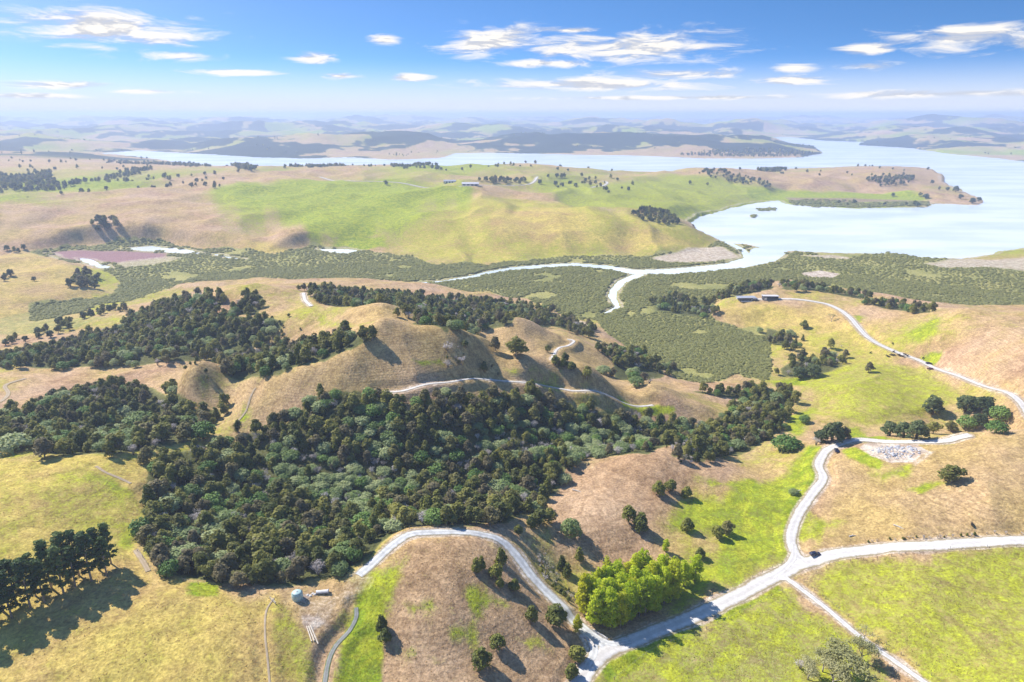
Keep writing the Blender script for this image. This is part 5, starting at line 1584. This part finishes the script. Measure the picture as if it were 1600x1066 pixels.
# poplars
P = ground([(908, 968), (942, 992), (985, 976), (1050, 942), (1056, 918), (1010, 912), (950, 922), (912, 945)])
x, y = fill(P, 3.5, 0.35)
for i in range(len(x)):
    plant('poplar', x[i], y[i], random.uniform(13, 18), 'bright lime green poplar in the close stand beside the main road', 'poplars of the roadside stand', wide=random.uniform(1.0, 1.3))
for (px, py, h, lab) in ((1068, 915, 11, 'yellow-green poplar standing apart behind the stand, paler crown'), (1085, 908, 12, 'yellow-green poplar at the field end beyond the stand'), (1040, 862, 6, 'small yellow-green sapling on the slope behind the poplar stand'),
                         (903, 988, 7, 'small lime green tree overhanging the spur track by the junction'), (1228, 702, 8, 'single yellow-green round tree above the green slope by the bush')):
    p = ground([(px, py)])[0]
    plant('poplar' if px != 1228 else 'mound', p[0], p[1], h, lab, wide=1.6)
SINGLES = [
    # spur
    (783, 882, 'cone', 7.0, 1.1, 'dark conical tree on the spur just below the track bend'), (744, 893, 'cone', 5.5, 1.1, 'dark conical shrub on the spur, larger of a close pair'), (752, 888, 'cone', 5.0, 1.1, 'dark conical shrub on the spur, smaller of a close pair'),
    (775, 904, 'shrub', 6.0, 1.0, 'dense dark shrub midway down the brown spur'), (781, 917, 'shrub', 3.8, 1.0, 'small yellowish shrub below the dense one on the spur'), (803, 922, 'shrub', 4.2, 1.2, 'low olive shrub on the spur towards the track'),
    (869, 976, 'shrub', 7.5, 1.2, 'big round olive shrub hard beside the lower spur track'), (831, 970, 'shrub', 5.5, 1.0, 'upright olive shrub alone on the lower spur'), (753, 1042, 'shrub', 7.0, 1.1, 'round dark tree low on the spur with a clear stem'),
    (777, 1014, 'shrub', 5.5, 1.2, 'olive shrub on the spur above the round dark tree'), (597, 985, 'cone', 6.0, 1.1, 'dark upright shrub on the bank above the stone drain'), (602, 1003, 'shrub', 4.5, 1.2, 'green shrub at the foot of the bank by the drain'),
    (902, 1032, 'shrub', 5.5, 1.3, 'dark grey-green bush at the road edge below the concrete wall'), (893, 1058, 'shrub', 5.0, 1.1, 'narrow green bush on the bank at the road bend'),
    # hollow behind the spur
    (845, 822, 'bush', 7.5, 1.3, 'broad dark tree at the head of the hollow, largest of its clump'), (858, 815, 'bush', 6.5, 1.2, 'dark tree behind the clump at the head of the hollow'), (830, 824, 'shrub', 5.0, 1.0, 'olive shrub on the track side of the clump in the hollow'),
    (892, 838, 'pale', 8.0, 0.95, 'round grey-green tree alone on the brown slope'), (810, 836, 'shrub', 4.5, 1.0, 'small dark shrub near the top of the spur track'), (905, 876, 'cone', 6.0, 1.1, 'olive conical tree on the brown slope above the poplars'),
    (878, 890, 'cone', 6.5, 1.0, 'dark conical tree near the poplars, taller of its pair'), (886, 900, 'cone', 6.0, 1.1, 'dark conical tree near the poplars, shorter of its pair'), (852, 898, 'twig', 8, 1.1, 'bare grey tree beside the spur track in the hollow'),
    (866, 915, 'twig', 6, 1.2, 'low bare grey thicket tree between track and poplars'),
    (982, 816, 'shrub', 8.0, 0.95, 'dark narrower tree of the joined pair on the slope'), (1000, 829, 'shrub', 8.0, 1.05, 'dark wider tree of the joined pair on the slope'), (1028, 772, 'shrub', 6.5, 1.15, 'round dark shrub under the brown brow, first of three'),
    (1047, 768, 'shrub', 6.0, 1.15, 'round dark shrub under the brown brow, middle of three'), (1072, 777, 'shrub', 5.5, 1.1, 'round dark shrub under the brown brow, third and smallest'), (1074, 829, 'shrub', 6.0, 1.15, 'dark round shrub on the green slope behind the poplars'),
    (1121, 841, 'shrub', 6.0, 1.1, 'dark round shrub beside a greyer bush on the green field'), (1136, 835, 'bush', 6.5, 1.1, 'greyish bush beside the dark shrub on the green field'), (1094, 872, 'shrub', 4.5, 1.1, 'small dark shrub at the corner of the poplar paddock'),
    (1240, 772, 'pale', 2.6, 1.6, 'low pale grey brush heap on the green slope by the lane'), (1487, 754, 'bush', 8.0, 1.5, 'broad grey-olive bush alone on the dry hill below the quarry'),
    # valley to the right
    (1457, 646, 'macro', 13.0, 1.05, 'tall dark cypress standing apart from the cypress grove'), (1390, 681, 'macro', 9.5, 1.05, 'dark cypress starting the low row above the quarry'), (1412, 684, 'macro', 10.0, 1.1, 'dark cypress second in the low row above the quarry'),
    (1432, 685, 'macro', 10.5, 1.15, 'broad dark cypress third in the low row above the quarry'), (1458, 678, 'bush', 7.0, 1.3, 'greyish tree ending the low cypress row'), (1508, 642, 'macro', 12.0, 1.15, 'big dark cypress at the pasture corner of the grove'),
    (1535, 645, 'macro', 12.0, 1.1, 'big dark cypress at the road corner of the grove'), (1560, 656, 'mound', 9.0, 1.1, 'green round tree at the road side of the cypress grove'), (1510, 668, 'mound', 8.0, 1.2, 'green round tree at the quarry side of the cypress grove'),
    (1530, 665, 'macro', 9.0, 1.1, 'dark cypress in the middle of the grove'), (1556, 676, 'mound', 6.5, 1.3, 'bright green low tree at the outer corner of the grove'), (1484, 674, 'bush', 7.0, 1.3, 'dark scrubby tree between the low row and the grove'),
    (1300, 690, 'macro', 12.0, 1.1, 'broad dark cypress leaning over the stream bank by the lane'), (1282, 692, 'macro', 8.5, 1.1, 'smaller dark cypress beside the broad one by the lane'), (1318, 686, 'bush', 7.0, 1.2, 'dark tree on the valley side of the broad cypress'),
    (1275, 696, 'grey', 5.0, 1.2, 'grey leafless shrub under the small cypress by the lane'), (1256, 660, 'mound', 5.0, 1.2, 'small green bush on the valley floor below the brown bank'),
    (1357, 582, 'bush', 8.0, 1.1, 'lone dark tree on the open valley pasture'), (1256, 513, 'shrub', 7.0, 1.3, 'round dark shrub on the slope below the house'), (1299, 503, 'twig', 8.0, 1.3, 'thin bare tree beside the valley road'),
    (1254, 533, 'cone', 6.0, 0.9, 'small pointed tree below the house, taller of two'), (1243, 537, 'cone', 5.5, 0.9, 'small pointed tree below the house, shorter of two'), (1297, 545, 'bush', 9.0, 1.0, 'tall thin tree rising behind the marsh copse'),
    (1357, 467, 'bush', 8.0, 1.3, 'dark round tree on the spur end above the marsh'), (1270, 588, 'macro', 11.0, 1.2, 'dark broad tree on the pasture side of the marsh copse'), (1248, 590, 'macro', 10.0, 1.2, 'blue-dark tree at the marsh corner of the copse'),
    # bald ridge and beyond
    (806, 556, 'bush', 12.0, 1.35, 'big dark round tree in the dip behind the bald ridge'), (774, 548, 'bush', 9.0, 1.1, 'smaller dark tree beside the big round one behind the ridge'), (856, 550, 'shrub', 5.0, 1.1, 'dark shrub on the hill by the white track'),
    (868, 570, 'shrub', 6.0, 1.2, 'dark shrub at the lower end of the hill track'), (880, 574, 'shrub', 5.5, 1.2, 'second dark shrub in the row below the hill track'), (893, 579, 'shrub', 5.5, 1.2, 'third dark shrub in the row below the hill track'),
    (883, 565, 'shrub', 5.5, 1.1, 'dark shrub just above the row by the hill track'), (917, 592, 'bush', 8.0, 1.1, 'dark taller tree ending the row on the ridge'), (935, 548, 'shrub', 5.5, 1.2, 'dark shrub on the marsh side slope, first of three'),
    (944, 553, 'shrub', 5.0, 1.2, 'dark shrub on the marsh side slope, second of three'), (950, 558, 'shrub', 5.0, 1.2, 'dark shrub on the marsh side slope, third of three'), (961, 544, 'shrub', 5.0, 1.2, 'dark shrub by the marsh edge beyond the three'),
    (962, 568, 'shrub', 6.0, 1.2, 'dark shrub above the marsh edge thicket'), (756, 580, 'shrub', 5.5, 1.0, 'dark shrub alone on the face of the bald ridge'), (727, 542, 'shrub', 4.0, 1.1, 'small shrub on the crest of the bald ridge'),
    (699, 548, 'grey', 5.0, 1.4, 'grey scrub patch under the crest of the bald ridge'), (721, 570, 'grey', 5.0, 1.2, 'grey scrub on the shoulder of the bald ridge'), (700, 575, 'grey', 4.5, 1.3, 'low grey scrub in the fold of the bald ridge'),
    (318, 686, 'mound', 9.0, 1.15, 'big bright green rounded tree at the end of the paddock brow'), (373, 676, 'bush', 7.0, 0.8, 'dark tree at the foot of the ridge track'), (994, 604, 'pale', 7.0, 1.3, 'pale round tree at the foot of the ridge by the marsh'),
    (70, 715, 'bush', 9.0, 1.4, 'big rounded dark tree on the paddock brow'), (20, 708, 'pale', 9.0, 1.5, 'big grey-green rounded tree on the paddock brow'), (222, 668, 'pale', 9.0, 1.6, 'large grey-green domed tree in the bush behind the paddock'),
    (128, 448, 'bush', 13.0, 1.3, 'dark clump tree on the rushy flat across the valley'),
    # points and bays
    (1493, 300, 'macro', 17.0, 1.0, 'tall dark tree on the neck of the harbour point'), (1480, 298, 'macro', 11.0, 1.1, 'lower dark tree beside the tall one on the harbour point'), (1501, 311, 'macro', 12.0, 1.1, 'dark tree at the water edge of the harbour point'),
    (1519, 318, 'macro', 14.0, 1.1, 'dark tree near the tip of the harbour point'), (1529, 315, 'macro', 12.0, 1.1, 'dark tree at the very tip of the harbour point'), (1446, 310, 'macro', 12.0, 1.4, 'dark spreading tree by the shore meadow'),
    (1395, 307, 'macro', 10.0, 1.0, 'small dark tree on the shore meadow'), (1437, 307, 'bush', 10.0, 1.2, 'dark bush beside the spreading tree by the shore meadow'),
    # bottom right
    (1318, 1062, 'bare', 13.0, 1.6, 'tall pale budding tree beside the farm lane, fullest of the thicket'), (1285, 1050, 'bare', 9.0, 1.3, 'pale budding tree at the field side of the thicket'), (1345, 1035, 'bare', 10.0, 1.2, 'pale budding tree over the farm lane'),
    (1350, 1000, 'twig', 6.0, 1.4, 'thin grey leafless tree across the farm lane'), (1300, 1075, 'bare', 11.0, 1.3, 'pale budding tree deepest inside the thicket'), (1250, 1045, 'grey', 3.5, 1.6, 'low brown brush beside the budding thicket'),
    (1262, 1062, 'bare', 8.0, 1.4, 'low pale budding tree at the brushy end of the thicket'),
]
P = ground([(s[0], s[1]) for s in SINGLES])
for i, (px, py, kd, h, wd, lab) in enumerate(SINGLES):
    plant(kd, P[i][0], P[i][1], h, lab, None, 'shrub' if h < 6 or kd in ('grey',) else 'tree', wide=wd, variant=i)
# scrub on road banks, islets of mangrove and rough tussock
pts, kds, hts = [], [], []
for (poly, st, dn, kk, h0, h1) in (([(1330, 856), (1400, 850), (1500, 844), (1600, 839), (1600, 832), (1450, 838), (1340, 848)], 1.4, 0.75, ('grey', 'shrub'), 0.8, 1.6),
                                   ([(850, 860), (870, 900), (900, 930), (890, 950), (850, 905), (835, 870)], 2.2, 0.5, ('grey', 'shrub'), 1.0, 2.4),
                                   ([(1040, 700), (1110, 700), (1120, 720), (1080, 730), (1045, 715)], 2.5, 0.4, ('bush', 'grey'), 1.5, 3.5),
                                   ([(270, 590), (330, 588), (340, 605), (280, 604)], 4.0, 0.3, ('bush', 'shrub'), 1.5, 3.0),
                                   ([(680, 545), (760, 555), (790, 585), (700, 585)], 5.0, 0.35, ('grey', 'bush'), 1.2, 2.6),
                                   ([(430, 500), (470, 490), (480, 520), (440, 530)], 5.0, 0.3, ('bush', 'shrub'), 1.5, 3.5),
                                   ([(1220, 540), (1330, 540), (1330, 565), (1230, 560)], 7.0, 0.3, ('grey', 'shrub'), 1.5, 3.0)):
    x, y = fill(ground(poly), st)
    k = (rng.random(len(x)) < dn) & off_roads(x, y, 0.8)
    for i in np.nonzero(k)[0]:
        pts.append((x[i], y[i])); kds.append(random.choice(kk)); hts.append(random.uniform(h0, h1))
scatter_stuff('rough_scrub', np.array(pts), kds, hts)
pts = []
for poly, st, dn in (([(1182, 326), (1212, 325), (1210, 329), (1184, 330)], 6, 0.7), ([(1268, 321), (1284, 321), (1283, 324), (1270, 324)], 6, 0.8), ([(1174, 337), (1179, 337), (1179, 340), (1174, 340)], 5, 0.9),
                     ([(1232, 314), (1330, 318), (1450, 316), (1452, 322), (1330, 325), (1240, 321)], 6.5, 0.75), ([(1250, 312), (1330, 314), (1330, 317), (1250, 315)], 9, 0.6)):
    x, y = fill(on_plane(poly, 0.5), st)
    k = rng.random(len(x)) < dn
    pts += list(zip(x[k], y[k]))
scatter_stuff('shore_mangroves', np.array(pts), ['mangrove'] * len(pts), rng.uniform(3.0, 5.5, len(pts)))
L_DRYG = leaf_mat('dry_grass', (0.40, 0.27, 0.13), (0.62, 0.44, 0.23), 0.5)
L_GRNG = leaf_mat('green_grass', (0.26, 0.33, 0.03), (0.52, 0.52, 0.10), 0.5)
for nm, lm, sd in (('dry_tuft', L_DRYG, 91), ('green_tuft', L_GRNG, 92)):
    JOINED[nm] = [(mesh_of(nm, leaf_cards([(0, 0, 0.12, 0.42, 0.34)], 16, 0.34, sd + k, low=0.0, aspect=0.5, shell=0.3), lm), 0.5) for k in range(2)]
n = 30000
ra = rng.uniform(-0.72, 0.72, n); rr_ = np.sqrt(rng.uniform(115 ** 2, 400 ** 2, n))
x, y = rr_ * np.sin(ra), rr_ * np.cos(ra)
ia = np.clip(np.rint(np.interp(ra, AZ, np.arange(nA))).astype(int), 0, nA - 1)
ir = np.clip(np.rint(np.interp(rr_, RR, np.arange(nR))).astype(int), 0, nR - 1)
gg, bb = green[ir, ia], bare[ir, ia]
k = off_roads(x, y, 0.5) & (bb < 0.3) & (scrub[ir, ia] < 0.4) & (fbm(x / 16, y / 16, 3, 29) > -0.25)
sel = np.nonzero(k)[0]
scatter_stuff('rough_grass', np.stack([x[sel], y[sel]], 1), ['green_tuft' if gg[i] + rng.uniform(-.25, .25) > 0.5 else 'dry_tuft' for i in sel], rng.uniform(0.10, 0.26, len(sel)))
#@@END
#@@OBJECTS
# ------------------------------------------------------------------ haze: one box of thin pale air round everything
def haze_box():
    me = bpy.data.meshes.new('haze')
    x0, x1, y0, y1, z0, z1 = -39500, 39500, -39500, 39500, -8, 215
    v = [(x, y, z) for z in (z0, z1) for (x, y) in ((x0, y0), (x1, y0), (x1, y1), (x0, y1))]
    f = [(3, 2, 1, 0), (4, 5, 6, 7), (0, 1, 5, 4), (1, 2, 6, 5), (2, 3, 7, 6), (3, 0, 4, 7)]
    me.from_pydata(v, [], f)
    m = bpy.data.materials.new('haze_air'); m.use_nodes = True
    t = NT(m.node_tree); t.t.nodes.clear()
    o = t.n('ShaderNodeOutputMaterial'); p = t.n('ShaderNodeVolumePrincipled')
    p.inputs['Color'].default_value = (0.56, 0.69, 1.0, 1)
    p.inputs['Density'].default_value = 1.55e-4
    p.inputs['Anisotropy'].default_value = 0.2
    t.link(p.outputs[0], o.inputs['Volume'])
    me.materials.append(m)
    tag(add_obj('haze', me), kind='stuff')


haze_box()
